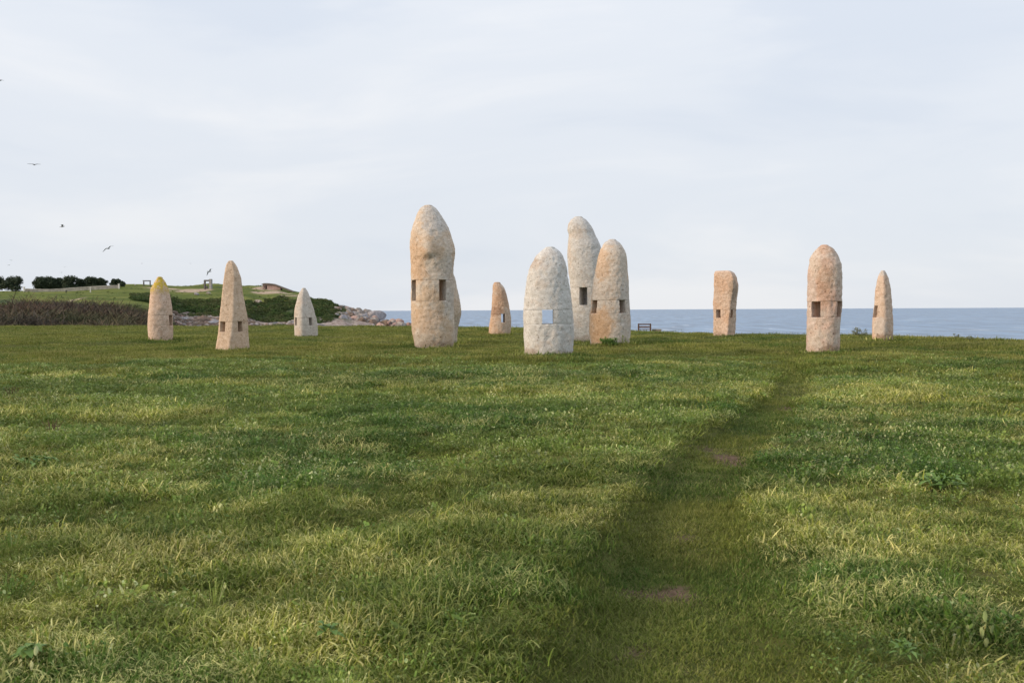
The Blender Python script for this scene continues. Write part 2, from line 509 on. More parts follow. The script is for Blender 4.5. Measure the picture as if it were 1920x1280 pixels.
scr_m = (sstep(335, 345, D) * (1 - sstep(372, 392, D + 14 * nz)) * sstep(300, 335, U))
scr_m = np.maximum(scr_m, sstep(585, 596, U) * (1 - sstep(430, 440, D)))
scr_m = np.maximum(scr_m, (1 - sstep(225, 262, D + 20 * nz)) * 1.0)
scr_m = np.maximum(scr_m, 0.8 * sstep(0.18, 0.4, fbm(HX / 22, D / 9, 3.1, 4)) * sstep(430, 450, D) * sstep(225, 262, U))
scr_m = np.maximum(scr_m, (1 - sstep(0.8, 1.2, np.abs(D - 300 - 6 * nz) / 16)) * (1 - sstep(10, 60, U)))
def ell(cu, cd, ru, rd): return 1 - sstep(0.7, 1.15, np.hypot((U - cu) / ru, (D - cd) / rd) + 0.5 * nz)
dirt_m = np.maximum.reduce([ell(368, 448, 32, 9), ell(330, 440, 60, 4), ell(520, 440, 46, 8), ell(500, 462, 20, 10), ell(545, 415, 26, 8), ell(300, 455, 40, 4), ell(20, 462, 34, 4)])
pathd = np.abs(D - (285 + (U - 95) * 0.75))
dirt_m = np.maximum(dirt_m, (1 - sstep(1.6, 4.0, pathd)) * sstep(85, 100, U) * (1 - sstep(150, 168, U)))
rock_m = sstep(318, 332, U) * (1 - sstep(338, 350, D + 12 * nz))
rock_m = np.maximum(rock_m, sstep(630, 668, U + 22 * nz))
set_attr(head, 'scrub', scr_m); set_attr(head, 'dirt', dirt_m); set_attr(head, 'rock', rock_m)
tag(head, 'green headland with scrub slopes across the bay', None, None, 'structure')

# ------------------------------------------------------------------ instancing for uncountable cover
def source_collection(name, objs):
    col_ = bpy.data.collections.new(name)
    for o in objs: col_.objects.link(o)
    return col_

def scatter(name, pts, rot, scl, idx, tint, col_, mat, label):
    me = bpy.data.meshes.new(name)
    me.vertices.add(len(pts))
    me.vertices.foreach_set('co', np.asarray(pts, np.float32).ravel())
    for nm, typ, arr in (('rot', 'FLOAT_VECTOR', rot), ('scl', 'FLOAT_VECTOR', scl), ('tint', 'FLOAT_VECTOR', tint)):
        a = me.attributes.new(nm, typ, 'POINT'); a.data.foreach_set('vector', np.asarray(arr, np.float32).ravel())
    a = me.attributes.new('idx', 'INT', 'POINT'); a.data.foreach_set('value', np.asarray(idx, np.int32))
    me.materials.append(mat)
    me.update()
    o = bpy.data.objects.new(name, me)
    C.objects.link(o)
    g = bpy.data.node_groups.new(name + '_scatter', 'GeometryNodeTree')
    g.interface.new_socket('Geometry', in_out='INPUT', socket_type='NodeSocketGeometry')
    g.interface.new_socket('Geometry', in_out='OUTPUT', socket_type='NodeSocketGeometry')
    gi, go = g.nodes.new('NodeGroupInput'), g.nodes.new('NodeGroupOutput')
    ip = g.nodes.new('GeometryNodeInstanceOnPoints')
    ci = g.nodes.new('GeometryNodeCollectionInfo')
    ci.inputs['Collection'].default_value = col_
    ci.inputs['Separate Children'].default_value = True
    ci.inputs['Reset Children'].default_value = True
    ip.inputs['Pick Instance'].default_value = True
    def att(nm, typ):
        n_ = g.nodes.new('GeometryNodeInputNamedAttribute'); n_.data_type = typ; n_.inputs['Name'].default_value = nm
        return n_.outputs['Attribute']
    L = g.links
    L.new(gi.outputs[0], ip.inputs['Points']); L.new(ci.outputs[0], ip.inputs['Instance'])
    L.new(att('idx', 'INT'), ip.inputs['Instance Index'])
    e2r = g.nodes.new('FunctionNodeEulerToRotation')
    L.new(att('rot', 'FLOAT_VECTOR'), e2r.inputs[0]); L.new(e2r.outputs[0], ip.inputs['Rotation'])
    L.new(att('scl', 'FLOAT_VECTOR'), ip.inputs['Scale'])
    L.new(ip.outputs[0], go.inputs[0])
    md = o.modifiers.new('scatter', 'NODES'); md.node_group = g
    tag(o, label, name.replace('_', ' '), None, 'stuff')
    return o

def blade_clump(name, mat, n, spread, hmin, hmax, width, curl, seg=4, flat=0.0, seed=0):
    r = np.random.default_rng(seed)
    V, Fc, T, Dr = [], [], [], []
    for _ in range(n):
        bx, by = r.normal(0, spread * 0.5, 2)
        h = r.uniform(hmin, hmax) * (0.75 + 0.5 * r.random())
        az = r.uniform(0, 2 * math.pi)
        lean = r.uniform(0.05, 0.5) + flat * r.uniform(0.3, 1.0)
        cu = curl * r.uniform(0.2, 1.3)
        tw = r.normal(0, 0.9)
        wd = width * r.uniform(0.7, 1.35)
        p = np.array([bx, by, -0.01]); ang = lean; step = h / seg
        dry = r.random(); a_ = az
        base = len(V)
        for s in range(seg + 1):
            t = s / seg
            side = np.array([-math.sin(a_ + tw * 0.3), math.cos(a_ + tw * 0.3), 0.25 * tw * t])
            w = wd * (1 - t ** 1.8) * 0.5 + (0.0004 if s == seg else 0)
            V.append(p - side * w); V.append(p + side * w); T += [t, t]; Dr += [dry, dry]
            p = p + step * np.array([math.cos(a_) * math.sin(ang), math.sin(a_) * math.sin(ang), math.cos(ang)])
            ang += cu / seg * (0.5 + 1.4 * t); a_ += tw * 0.18
            if s: Fc.append((base + 2 * s - 2, base + 2 * s - 1, base + 2 * s + 1, base + 2 * s))
    o = mesh_obj(name, np.array(V), Fc, mat, link=False)
    set_attr(o, 't', T); set_attr(o, 'dry', Dr)
    return o

def leaf_clump(name, mat, n, spread, hmin, hmax, lr, seed=0, elong=1.0, tilt=0.5, cup=0.25):
    """low broad-leaved weeds: short stalks carrying roundish, slightly folded leaves"""
    r = np.random.default_rng(seed)
    V, Fc, T, Dr = [], [], [], []
    for _ in range(n):
        rr = spread * math.sqrt(r.random()); az = r.uniform(0, 2 * math.pi)
        c = np.array([rr * math.cos(az), rr * math.sin(az), r.uniform(hmin, hmax)])
        s = lr * r.uniform(0.55, 1.3); a_ = az + r.normal(0, 0.7); dry = r.random()
        tl = r.normal(0.1, tilt)
        fx = np.array([math.cos(a_) * math.cos(tl), math.sin(a_) * math.cos(tl), math.sin(tl)])
        fy = np.array([-math.sin(a_), math.cos(a_), r.normal(0, 0.3)])
        up = np.cross(fx, fy)
        base = len(V)
        prof = [(-1.0, 0.05), (-0.55, 0.72), (0.1, 1.0), (0.7, 0.66), (1.05, 0.05)]
        for q, (lx, ly) in enumerate(prof):
            for sy in (-1, 0, 1):
                V.append(c + fx * lx * s * elong + fy * ly * s * sy + up * (cup * s * (abs(sy) - 0.5) - 0.18 * s * lx * lx))
                T.append(0.2 + 0.12 * q); Dr.append(dry)
        for q in range(4):
            for j in range(2):
                Fc.append((base + q * 3 + j, base + q * 3 + j + 1, base + q * 3 + j + 4, base + q * 3 + j + 3))
        b2 = len(V)
        for z_, off in ((-0.01, 0), (c[2], 1)):
            pz = np.array([c[0] * (0.4 + 0.6 * off), c[1] * (0.4 + 0.6 * off), z_])
            V += [pz + [0.0015, 0, 0], pz - [0.0015, 0, 0]]; T += [0.1, 0.1]; Dr += [dry, dry]
        Fc.append((b2, b2 + 1, b2 + 3, b2 + 2))
    o = mesh_obj(name, np.array(V), Fc, mat, link=False)
    set_attr(o, 't', T); set_attr(o, 'dry', Dr)
    return o

G_TALL = grass_mat('meadow_grass_blades', (0.124, 0.178, 0.031), (0.272, 0.300, 0.054), (0.80, 0.74, 0.33), transl=0.22, tipstart=0.46)
G_LAWN = grass_mat('short_grass_blades', (0.160, 0.195, 0.040), (0.262, 0.272, 0.062), (0.48, 0.42, 0.19), tipstart=0.5)
G_WEED = grass_mat('weed_leaves', (0.150, 0.225, 0.048), (0.228, 0.288, 0.066), (0.62, 0.62, 0.36), transl=0.25, tipstart=0.9, spec=0.16, rough=0.42)

def wedge(n, d0, d1, half=0.62):
    """n points spread evenly over the ground between two distances ahead"""
    d = np.sqrt(rng.uniform(d0 * d0, d1 * d1, n)); a = rng.uniform(-half, half, n)
    return d * np.sin(a), d * np.cos(a)

# fields that steer the cover
def f_dry(x, y):  return sstep(-0.10, 0.42, 0.55 * fbm(x / 2.6, y / 2.6, 11.0, 3) + 0.75 * fbm(x / 0.42, y / 0.42, 12.0, 2) + 0.16) * 0.92
def f_weed(x, y): return sstep(-0.05, 0.40, 0.7 * fbm(x / 2.4 + 9, y / 2.4, 21.0, 4) + 0.3 * fbm(x / 0.5, y / 0.5, 23.0, 2) + 0.16 * sstep(9, 13, y) - 0.30 * (1 - sstep(6.5, 10.5, y)))
def f_tall(x, y):
    s = rim_dist(x, y); p = path_off(x, y)
    edge = 27 + 5 * fbm(x / 6, y / 6, 31.0, 3)
    return sstep(1.0, 1.32, p) * (1 - sstep(edge - 3, edge + 3, y))

STONE_KEEP = []      # filled below: (x, y, radius)

# stones -------------------------------------------------------------------------------------------
def build_stone(label, mat_args, d_base, base_y, top, rows, joints, tunnels, poly=None, expo=2.3, depth=0.95, phi=0.0,
                bump=1.0, big=0.03, seed=1, jut=None, group='pierced standing stones on the meadow', gap=0.0015, through=False):
    """rows: (row, left, right) silhouette as seen; joints: rows of the upper and lower saw cut; tunnels: (angle from view, half width m, offset m)"""
    rows = sorted(rows)
    ys_ = np.array([r[0] for r in rows], float); xl = np.array([r[1] for r in rows], float); xr = np.array([r[2] for r in rows], float)
    hw = (xr - xl).max() * d_base / F * 0.5
    dc = d_base + hw * depth * 0.8
    xc_pix = np.interp(base_y - 20, ys_, (xl + xr) / 2)
    base = at(xc_pix, base_y, dc)
    bz = float(gz(base[0], base[1]))
    mpp = dc / F                                                 # metres per photo pixel at the stone
    zrow = lambda y: float(at(xc_pix, y, dc)[2] - bz)
    zz_ = np.array([zrow(y) for y in ys_]); L_ = (xl - xc_pix) * mpp; R_ = (xr - xc_pix) * mpp
    zt = zrow(top[1]); xt = (top[0] - xc_pix) * mpp
    o = np.argsort(zz_); zz_, L_, R_ = zz_[o], L_[o], R_[o]
    zt1, l1, r1 = zz_[-1], L_[-1], R_[-1]
    def LR(z):
        z = np.asarray(z, float)
        t = np.clip((zt - z) / max(zt - zt1, 1e-3), 0, 1)
        q = np.sqrt(1 - (1 - t) ** 2)
        lo = np.where(z > zt1, xt + (l1 - xt) * q ** 0.8, smooth_interp(z, zz_, L_))
        hi = np.where(z > zt1, xt + (r1 - xt) * q ** 0.8, smooth_interp(z, zz_, R_))
        return lo, hi
    NA = 132
    th = np.linspace(0, 2 * math.pi, NA, endpoint=False)         # 0 = +x, -90 deg = towards the viewer
    def unit(z):
        """unit cross-section at height z"""
        if poly is None:
            c_, s_ = np.cos(th - phi), np.sin(th - phi)
            r = (np.abs(c_) ** expo + np.abs(s_) ** expo) ** (-1 / expo)
            return r * np.cos(th), r * np.sin(th)
        a0, a1, sharp = poly
        f_ = np.clip(z / zt, 0, 1)
        angs = np.array(a0) * (1 - f_) + np.array(a1) * f_        # corner directions in degrees from +x
        P = np.stack([np.cos(np.radians(angs)), np.sin(np.radians(angs))], 1)
        Q = np.roll(P, -1, 0); nrm = np.stack([(Q - P)[:, 1], -(Q - P)[:, 0]], 1); nrm /= np.linalg.norm(nrm, axis=1)[:, None]
        off = (nrm * P).sum(1); nrm[off < 0] *= -1; off = np.abs(off)
        dots = np.stack([np.cos(th), np.sin(th)], 1) @ nrm.T / off[None]
        r = (np.clip(dots, 1e-3, None) ** sharp).sum(1) ** (-1 / sharp)
        return r * np.cos(th), r * np.sin(th)
    def ring(z):
        x, y = unit(z)
        lo, hi = LR(z)
        sc = (hi - lo) / (x.max() - x.min())
        yy = (y - 0.5 * (y.max() + y.min())) * (hi - lo) / (y.max() - y.min()) * depth
        return lo + (x - x.min()) * sc, yy
    def rough(x, y, z, cx):
        """push a surface point in or out: hammered granite and broad dents"""
        dx, dy = x - cx, y
        r = np.hypot(dx, dy) + 1e-6
        k_ = seed * 13.7
        fine = 0.020 * fbm(x * 10 + k_, y * 10, z * 10, 4, 0.6) + 0.012 * np.minimum(0, fbm(x * 4 + k_, y * 4, z * 4 + 3, 3) + 0.1) * 3
        broad = 0.7 * big * fbm(x * 1.3 + k_, y * 1.3, z * 1.1, 3)
        a = bump * fine + broad + 0.008
        if jut is not None:
            jx, jz, jr, jh = jut
            dd = np.hypot(x - jx, (z - jz) * np.where(z > jz, 0.35, 1.6)) / jr
            a = a + jh * np.where(y < 0, 1, 0) * np.clip(1 - dd, 0, 1)
        a = a * np.clip(r / 0.15, 0, 1)
        return x + dx / r * a, y + dy / r * a
    root = empty('standing_stone', (base[0], base[1], bz), -math.atan2(base[0], base[1]))
    tag(root, label, 'standing stone', group)
    mat = stone_mat(**mat_args)
    zu, zl = zrow(joints[0]), zrow(joints[1])

    def ring_block(name, za, zb, cap_top_round=False, skew=(0, 0)):
        n_ = max(6, int((zb - za) / 0.04))
        if cap_top_round:
            tt_ = np.linspace(0, 1, n_)
            zs = za + (zb - za) * tt_
            zs = np.concatenate([zs[zs < zt1 - 0.02], zt - (zt - zt1) * (1 - np.sin(np.linspace(0, math.pi / 2, 14))) ** 1.0])
            zs = np.unique(np.round(np.clip(zs, za, zt - 0.0015), 5))
        else:
            zs = np.linspace(za, zb, n_)
        V, Fc = [], []
        ch = 0.014
        rings = []
        for i, z in enumerate(zs):
            x, y = ring(z); cx = 0.5 * (x.max() + x.min())
            x2, y2 = rough(x, y, np.full_like(x, z), cx)
            rings.append((x2, y2, z, cx))
        seq = []
        if za > -0.2:                                            # chamfer at the lower cut
            x, y, z, cx = rings[0]; seq.append((cx + (x - cx) * (1 - ch / 0.6), y * (1 - ch / 0.6), z, cx)); rings[0] = (x, y, z + ch, cx)
        seq += rings
        if not cap_top_round:
            x, y, z, cx = rings[-1]; seq[-1] = (x, y, z - ch, cx); seq.append((cx + (x - cx) * (1 - ch / 0.6), y * (1 - ch / 0.6), z, cx))
        for x, y, z, cx in seq:
            V.append(np.stack([x + skew[0], y + skew[1], np.full_like(x, z)], 1))
        V = np.concatenate(V)
        m_ = len(seq)
        for i in range(m_ - 1):
            for j in range(NA):
                j2 = (j + 1) % NA
                Fc.append((i * NA + j, i * NA + j2, (i + 1) * NA + j2, (i + 1) * NA + j))
        cb = V[:NA].mean(0); ct = V[-NA:].mean(0)
        if cap_top_round: ct[2] = zt
        nV = len(V)
        V = np.concatenate([V, [cb, ct]])
        for j in range(NA):
            j2 = (j + 1) % NA
            Fc.append((j2, j, nV)); Fc.append(((m_ - 1) * NA + j, (m_ - 1) * NA + j2, nV + 1))
        return mesh_obj(name, V, Fc, mat, root, True, 50)

    ring_block('base_block', -0.35, zl)
    ring_block('top_block', zu, zt, True, (rng.normal(0, 0.006), rng.normal(0, 0.006)))

    # middle course: the pieces left between the tunnels
    cxm = 0.5 * sum(LR(0.5 * (zu + zl)))
    za, zb = zl + gap, zu - gap
    nz_ = max(7, int((zb - za) / 0.045))
    zs = np.linspace(za, zb, nz_)
    outl = []
    for z in zs:
        x, y = ring(z)
        outl.append((x, y))
    def piece(cond_u, cond_v, ua, ub):
        """one piece: outer arc between two tunnel walls, closed along the walls"""
        V = []; M_ = 34
        for i, z in enumerate(zs):
            x, y = outl[i]
            xx = x - cxm
            u = xx * ua[0] + y * ua[1]; w = xx * ub[0] + y * ub[1]
            inside = np.ones(NA, bool)
            if cond_u is not None: inside &= (u * cond_u[0] > cond_u[1])
            if cond_v is not None: inside &= (w * cond_v[0] > cond_v[1])
            idx_ = np.nonzero(inside)[0]
            if len(idx_) < 3: return None
            # find the start of the contiguous run
            brk = np.nonzero(np.diff(np.concatenate([idx_, [idx_[0] + NA]])) > 1)[0]
            st = idx_[(brk[-1] + 1) % len(idx_)] if len(brk) else idx_[0]
            run = [(st + q) % NA for q in range(len(idx_))]
            def cross(jin, jout):
                # exact crossing between an inside and an outside sample
                best = 1.0
                for cnd, val in ((cond_u, u), (cond_v, w)):
                    if cnd is None: continue
                    a, b = val[jin] * cnd[0] - cnd[1], val[jout] * cnd[0] - cnd[1]
                    if b < 0: best = min(best, a / (a - b))
                return np.array([x[jin] + best * (x[jout] - x[jin]), y[jin] + best * (y[jout] - y[jin])])
            arc = [cross(run[0], (run[0] - 1) % NA)] + [np.array([x[j], y[j]]) for j in run] + [cross(run[-1], (run[-1] + 1) % NA)]
            arc = np.array(arc)
            L = np.concatenate([[0], np.cumsum(np.hypot(*np.diff(arc, axis=0).T))])
            q = np.linspace(0, L[-1], M_)
            ax, ay = np.interp(q, L, arc[:, 0]), np.interp(q, L, arc[:, 1])
            ax, ay = rough(ax, ay, np.full(M_, z), cxm)
            pts = list(zip(ax, ay))
            if cond_u is not None and cond_v is not None:
                corner = np.array([cxm, 0.0]) + np.array(ua) * cond_u[0] * cond_u[1] + np.array(ub) * cond_v[0] * cond_v[1]
            else:
                corner = np.array([(ax[0] + ax[-1]) / 2, (ay[0] + ay[-1]) / 2])
            e0, e1 = np.array(pts[-1]), np.array(pts[0])
            for q_ in (0.3, 0.65): pts.append(tuple(e0 + (corner - e0) * q_))
            pts.append(tuple(corner))
            for q_ in (0.35, 0.7): pts.append(tuple(corner + (e1 - corner) * q_))
            pts = np.array(pts)
            # soften the horizontal edges a little
            if i in (0, nz_ - 1):
                cen = pts.mean(0); pts = cen + (pts - cen) * 0.982
            V.append(np.concatenate([pts, np.full((len(pts), 1), z)], 1))
        n_ = len(V[0]); V = np.concatenate(V); Fc = []
        for i in range(nz_ - 1):
            for j in range(n_):
                j2 = (j + 1) % n_
                Fc.append((i * n_ + j, i * n_ + j2, (i + 1) * n_ + j2, (i + 1) * n_ + j))
        Fc.append(tuple(range(n_ - 1, -1, -1))); Fc.append(tuple(range((nz_ - 1) * n_, nz_ * n_)))
        return mesh_obj('pier', V, Fc, mat, root, True, 40)
    t0 = tunnels[0]
    a0 = rad(t0[0])
    dirv = (math.sin(a0), -math.cos(a0))           # runs towards the viewer, swung to the right by the angle
    ua = (math.cos(a0), math.sin(a0))              # across the tunnel
    if len(tunnels) == 1:
        for s in (1, -1):
            piece((s, t0[1] + s * t0[2]), None, ua, dirv)
    else:
        t1 = tunnels[1]
        for s in (1, -1):
            for q in (1, -1):
                piece((s, t0[1] + s * t0[2]), (q, t1[1] + q * t1[2]), ua, dirv)
    # added, unseen plugs at the tunnel backs keep the windows dark (two of the stones are pierced right through)
    if not through:
        for q, tn in enumerate(tunnels):
            aa = rad(tn[0]); dv = np.array([math.sin(aa), -math.cos(aa)]); uv = np.array([math.cos(aa), math.sin(aa)])
            other = tunnels[1 - q][1] if len(tunnels) > 1 else 0.05
            far = 0.72 * min(depth, 1.0) * hw
            if far - other < 0.08: continue
            V = []
            for z in (za + 0.003, zb - 0.003):
                for (vv_, uu_) in ((-other - 0.004, -1), (-other - 0.004, 1), (-far, 1), (-far, -1)):
                    p_ = np.array([cxm, 0.0]) + dv * vv_ + uv * (uu_ * (tn[1] - 0.003) + tn[2])
                    V.append((p_[0], p_[1], z))
            mesh_obj('tunnel_light_stop', V, [(3, 2, 1, 0), (4, 5, 6, 7), (0, 1, 5, 4), (1, 2, 6, 5), (2, 3, 7, 6), (3, 0, 4, 7)], mat, root, False)
    STONE_KEEP.append((base[0], base[1], hw * 0.97, root))
    return root

GREY = (0.50, 0.485, 0.455); PALE = (0.53, 0.535, 0.525); PINK = (0.52, 0.40, 0.32); TAN = (0.50, 0.40, 0.30); ORANGE = (0.52, 0.34, 0.21); BROWN = (0.27, 0.19, 0.125)

build_stone('pinkish tapering standing stone with yellow lichen on its top, leftmost of all',
    dict(name='granite_pink_lichen', base=(0.54, 0.41, 0.32), warm=(0.55, 0.40, 0.30), stain=(0.40, 0.26, 0.17), seed=1, warm_amt=0.55, stain_amt=0.25, lichen=(2.70, (0.46, 0.34, 0.045))),
    52, 637, (301, 518.5), [(522, 296, 307), (530, 291.5, 312.5), (545, 284.5, 317.5), (560, 283, 320), (575, 281.7, 322), (590, 280, 323), (610, 279, 323.5), (625, 279.6, 323.5), (640, 281, 322.5)],
    (591, 610.5), [(54, .15, 0.02)], expo=2.4, seed=1, bump=.6, jut=(0.1, 1.75, .3, .05))
build_stone('tall wedge shaped tan standing stone with a sharp ridge down its face',
    dict(name='granite_ridge_tan', base=(0.53, 0.41, 0.30), warm=(0.54, 0.40, 0.28), stain=(0.36, 0.24, 0.15), seed=2, warm_amt=0.5, stain_amt=0.2),
    40, 655, (435, 488.5), [(491, 430.5, 440), (495, 428, 443), (510, 424.6, 450), (525, 422, 454), (550, 419, 456), (570, 417, 459.6), (585, 415, 462), (600, 413, 463.8), (622, 411, 464.8), (640, 408, 466), (658, 405.5, 467.5)],
    (602.8, 621.6), [(37, .105, 0.01), (-30, .105, 0)], poly=([-100, -15, 60, 150, 205], [-68, -5, 70, 150, 215], 16), depth=0.9, seed=2, bump=.5, big=0.02)
build_stone('small pale pointed standing stone in front of the rocky headland',
    dict(name='granite_pale_cone', base=(0.50, 0.465, 0.42), warm=(0.49, 0.41, 0.34), stain=(0.36, 0.28, 0.22), seed=3, warm_amt=0.4, stain_amt=0.1),
    62, 628, (571, 539.5), [(541.5, 567, 574.5), (545, 564.8, 577), (555, 560, 581), (565, 557.5, 584), (580, 554, 588.8), (590, 553, 591), (600, 552.7, 593.5), (615, 552.7, 595), (630, 553, 595.6)],
    (595.4, 609.6), [(32, .10, 0.0), (-58, .10, 0)], poly=([-115, -30, 50, 140, 200], [-100, -25, 60, 150, 210], 9), seed=3, bump=.5, big=0.02)
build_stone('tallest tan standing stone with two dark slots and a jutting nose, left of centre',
    dict(name='granite_tall_tan', base=(0.56, 0.49, 0.41), warm=(0.54, 0.415, 0.295), stain=(0.38, 0.25, 0.15), seed=4, warm_amt=0.50, stain_amt=0.3, patches=((-.7, 3.7, .5, 1.3, (0.66, 0.42, 0.23), .7), (.15, 5.6, .9, .8, (0.60, 0.59, 0.57), .75), (-.2, 1.2, .8, .8, (0.66, 0.42, 0.23), .45), (-.2, 3.88, .35, .16, (0.30, 0.20, 0.13), .4), (.7, 2.6, .4, 1.6, (0.60, 0.59, 0.57), .5), (0, .12, 1.2, .3, (0.30, 0.20, 0.13), .5))),  # the small dark patch below the nose paints in its shadow
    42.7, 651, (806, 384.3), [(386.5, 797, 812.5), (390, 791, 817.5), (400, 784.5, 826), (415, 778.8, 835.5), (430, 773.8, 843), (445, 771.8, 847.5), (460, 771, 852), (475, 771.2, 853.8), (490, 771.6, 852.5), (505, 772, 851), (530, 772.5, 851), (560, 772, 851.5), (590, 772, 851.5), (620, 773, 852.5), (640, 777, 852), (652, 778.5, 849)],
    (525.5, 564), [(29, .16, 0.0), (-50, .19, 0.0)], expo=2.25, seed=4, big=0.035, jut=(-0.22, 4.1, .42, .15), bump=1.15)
build_stone('weathered standing stone mostly hidden behind the tallest tan stone',
    dict(name='granite_hidden', base=(0.50, 0.44, 0.37), warm=TAN, stain=(0.33, 0.24, 0.17), seed=5, warm_amt=0.5, stain_amt=0.3),
    48.5, 643, (836, 496), [(499, 829, 842), (505, 823, 847), (515, 818, 851), (520, 816, 853.8), (540, 813, 857.5), (555, 811, 861), (572, 809, 864), (585, 808, 865), (600, 808, 862.5), (612, 809, 859.5), (627, 810, 857.5), (645, 812, 856)],
    (575, 601), [(-10, .14, 0)], seed=5)
build_stone('small orange brown standing stone with one little window, right of the tallest stone',
    dict(name='granite_orange', base=(0.50, 0.39, 0.30), warm=(0.47, 0.31, 0.20), stain=(0.33, 0.20, 0.125), seed=6, warm_amt=0.5, stain_amt=0.35, patches=((-.25, 1.55, .5, .45, (0.36, 0.20, 0.11), .85), (0.2, 2.4, .5, .5, (0.50, 0.30, 0.18), .6))),
    62, 628, (933, 528.5), [(531, 926.5, 939), (535, 924.5, 942.5), (545, 924, 948), (560, 923.2, 952), (575, 922.5, 955), (590, 920.5, 957.5), (605, 918, 958.8), (620, 916.8, 957.5), (630, 917, 955.5)],
    (588.5, 604.3), [(6, .12, 0.09)], seed=6, through=True)
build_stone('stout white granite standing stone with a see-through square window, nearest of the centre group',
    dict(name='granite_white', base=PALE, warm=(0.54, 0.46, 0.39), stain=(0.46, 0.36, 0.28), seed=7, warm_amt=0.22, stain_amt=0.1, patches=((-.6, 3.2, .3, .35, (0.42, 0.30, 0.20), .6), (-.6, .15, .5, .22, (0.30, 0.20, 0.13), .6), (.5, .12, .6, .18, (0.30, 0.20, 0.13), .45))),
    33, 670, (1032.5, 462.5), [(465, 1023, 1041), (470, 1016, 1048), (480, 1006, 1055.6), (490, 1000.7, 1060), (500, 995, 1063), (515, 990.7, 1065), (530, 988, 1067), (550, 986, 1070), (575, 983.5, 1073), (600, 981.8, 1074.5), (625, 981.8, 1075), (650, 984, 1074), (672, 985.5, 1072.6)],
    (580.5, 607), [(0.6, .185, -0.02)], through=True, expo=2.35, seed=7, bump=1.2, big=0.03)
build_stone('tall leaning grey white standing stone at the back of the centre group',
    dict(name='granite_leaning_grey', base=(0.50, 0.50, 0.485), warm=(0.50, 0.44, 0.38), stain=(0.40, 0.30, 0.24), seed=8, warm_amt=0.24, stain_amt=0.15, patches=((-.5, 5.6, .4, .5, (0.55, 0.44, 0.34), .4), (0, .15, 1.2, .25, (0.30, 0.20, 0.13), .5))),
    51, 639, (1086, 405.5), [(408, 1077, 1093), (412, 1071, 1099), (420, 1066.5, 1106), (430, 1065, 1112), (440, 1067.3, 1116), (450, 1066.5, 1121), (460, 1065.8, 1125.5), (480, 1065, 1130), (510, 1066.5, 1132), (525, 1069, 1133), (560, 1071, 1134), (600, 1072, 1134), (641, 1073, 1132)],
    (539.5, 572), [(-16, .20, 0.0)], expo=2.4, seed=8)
build_stone('cream and orange stained standing stone with two slots, right of the centre group',
    dict(name='granite_orange_stain', base=(0.54, 0.48, 0.41), warm=(0.57, 0.39, 0.245), stain=(0.40, 0.25, 0.15), seed=9, warm_amt=0.42, stain_amt=0.25, patches=((-.45, .7, .55, 1.0, (0.66, 0.42, 0.23), .85), (-.35, 3.6, .5, .9, (0.66, 0.42, 0.23), .6), (.75, 1.6, .45, 1.6, (0.60, 0.59, 0.57), .6), (0.0, 4.7, .6, .3, (0.60, 0.59, 0.57), .7))),
    45, 646, (1150, 448.3), [(451, 1141, 1156), (455, 1134, 1162), (465, 1128, 1169.4), (480, 1122.7, 1175), (500, 1118.6, 1176.7), (520, 1115, 1178), (540, 1111, 1179), (560, 1109, 1179.6), (590, 1105.5, 1181.5), (610, 1105, 1182), (630, 1106, 1181), (648, 1107.7, 1179)],
    (563, 586.8), [(39, .155, 0.0), (-35, .175, 0)], expo=2.3, seed=9, bump=1.1)
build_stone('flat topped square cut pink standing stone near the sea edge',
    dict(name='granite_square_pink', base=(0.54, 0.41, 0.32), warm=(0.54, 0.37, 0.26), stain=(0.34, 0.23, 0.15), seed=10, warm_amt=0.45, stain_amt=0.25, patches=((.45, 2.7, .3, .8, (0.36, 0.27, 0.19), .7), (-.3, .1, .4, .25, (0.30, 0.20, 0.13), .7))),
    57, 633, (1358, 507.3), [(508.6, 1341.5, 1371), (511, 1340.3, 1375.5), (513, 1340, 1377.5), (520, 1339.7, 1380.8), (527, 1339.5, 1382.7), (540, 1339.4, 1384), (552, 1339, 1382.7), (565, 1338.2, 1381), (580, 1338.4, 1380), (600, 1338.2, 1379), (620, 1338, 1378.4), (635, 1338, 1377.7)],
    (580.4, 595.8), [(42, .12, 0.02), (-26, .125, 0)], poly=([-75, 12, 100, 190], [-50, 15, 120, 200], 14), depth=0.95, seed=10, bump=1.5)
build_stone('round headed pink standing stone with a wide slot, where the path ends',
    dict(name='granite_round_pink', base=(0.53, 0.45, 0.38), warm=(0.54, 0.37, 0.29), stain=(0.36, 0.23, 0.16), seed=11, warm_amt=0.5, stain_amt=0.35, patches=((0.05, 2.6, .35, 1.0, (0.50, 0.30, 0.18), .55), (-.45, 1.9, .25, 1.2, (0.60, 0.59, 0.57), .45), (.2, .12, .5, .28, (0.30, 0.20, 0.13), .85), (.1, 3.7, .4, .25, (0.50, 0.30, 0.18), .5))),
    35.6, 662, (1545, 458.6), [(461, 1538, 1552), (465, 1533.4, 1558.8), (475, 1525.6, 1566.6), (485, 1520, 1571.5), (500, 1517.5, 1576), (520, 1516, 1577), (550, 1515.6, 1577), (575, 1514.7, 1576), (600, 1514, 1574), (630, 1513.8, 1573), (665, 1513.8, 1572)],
    (565.5, 594.5), [(60, .15, 0.0), (-34, .165, 0)], expo=2.3, seed=11, bump=1.3)
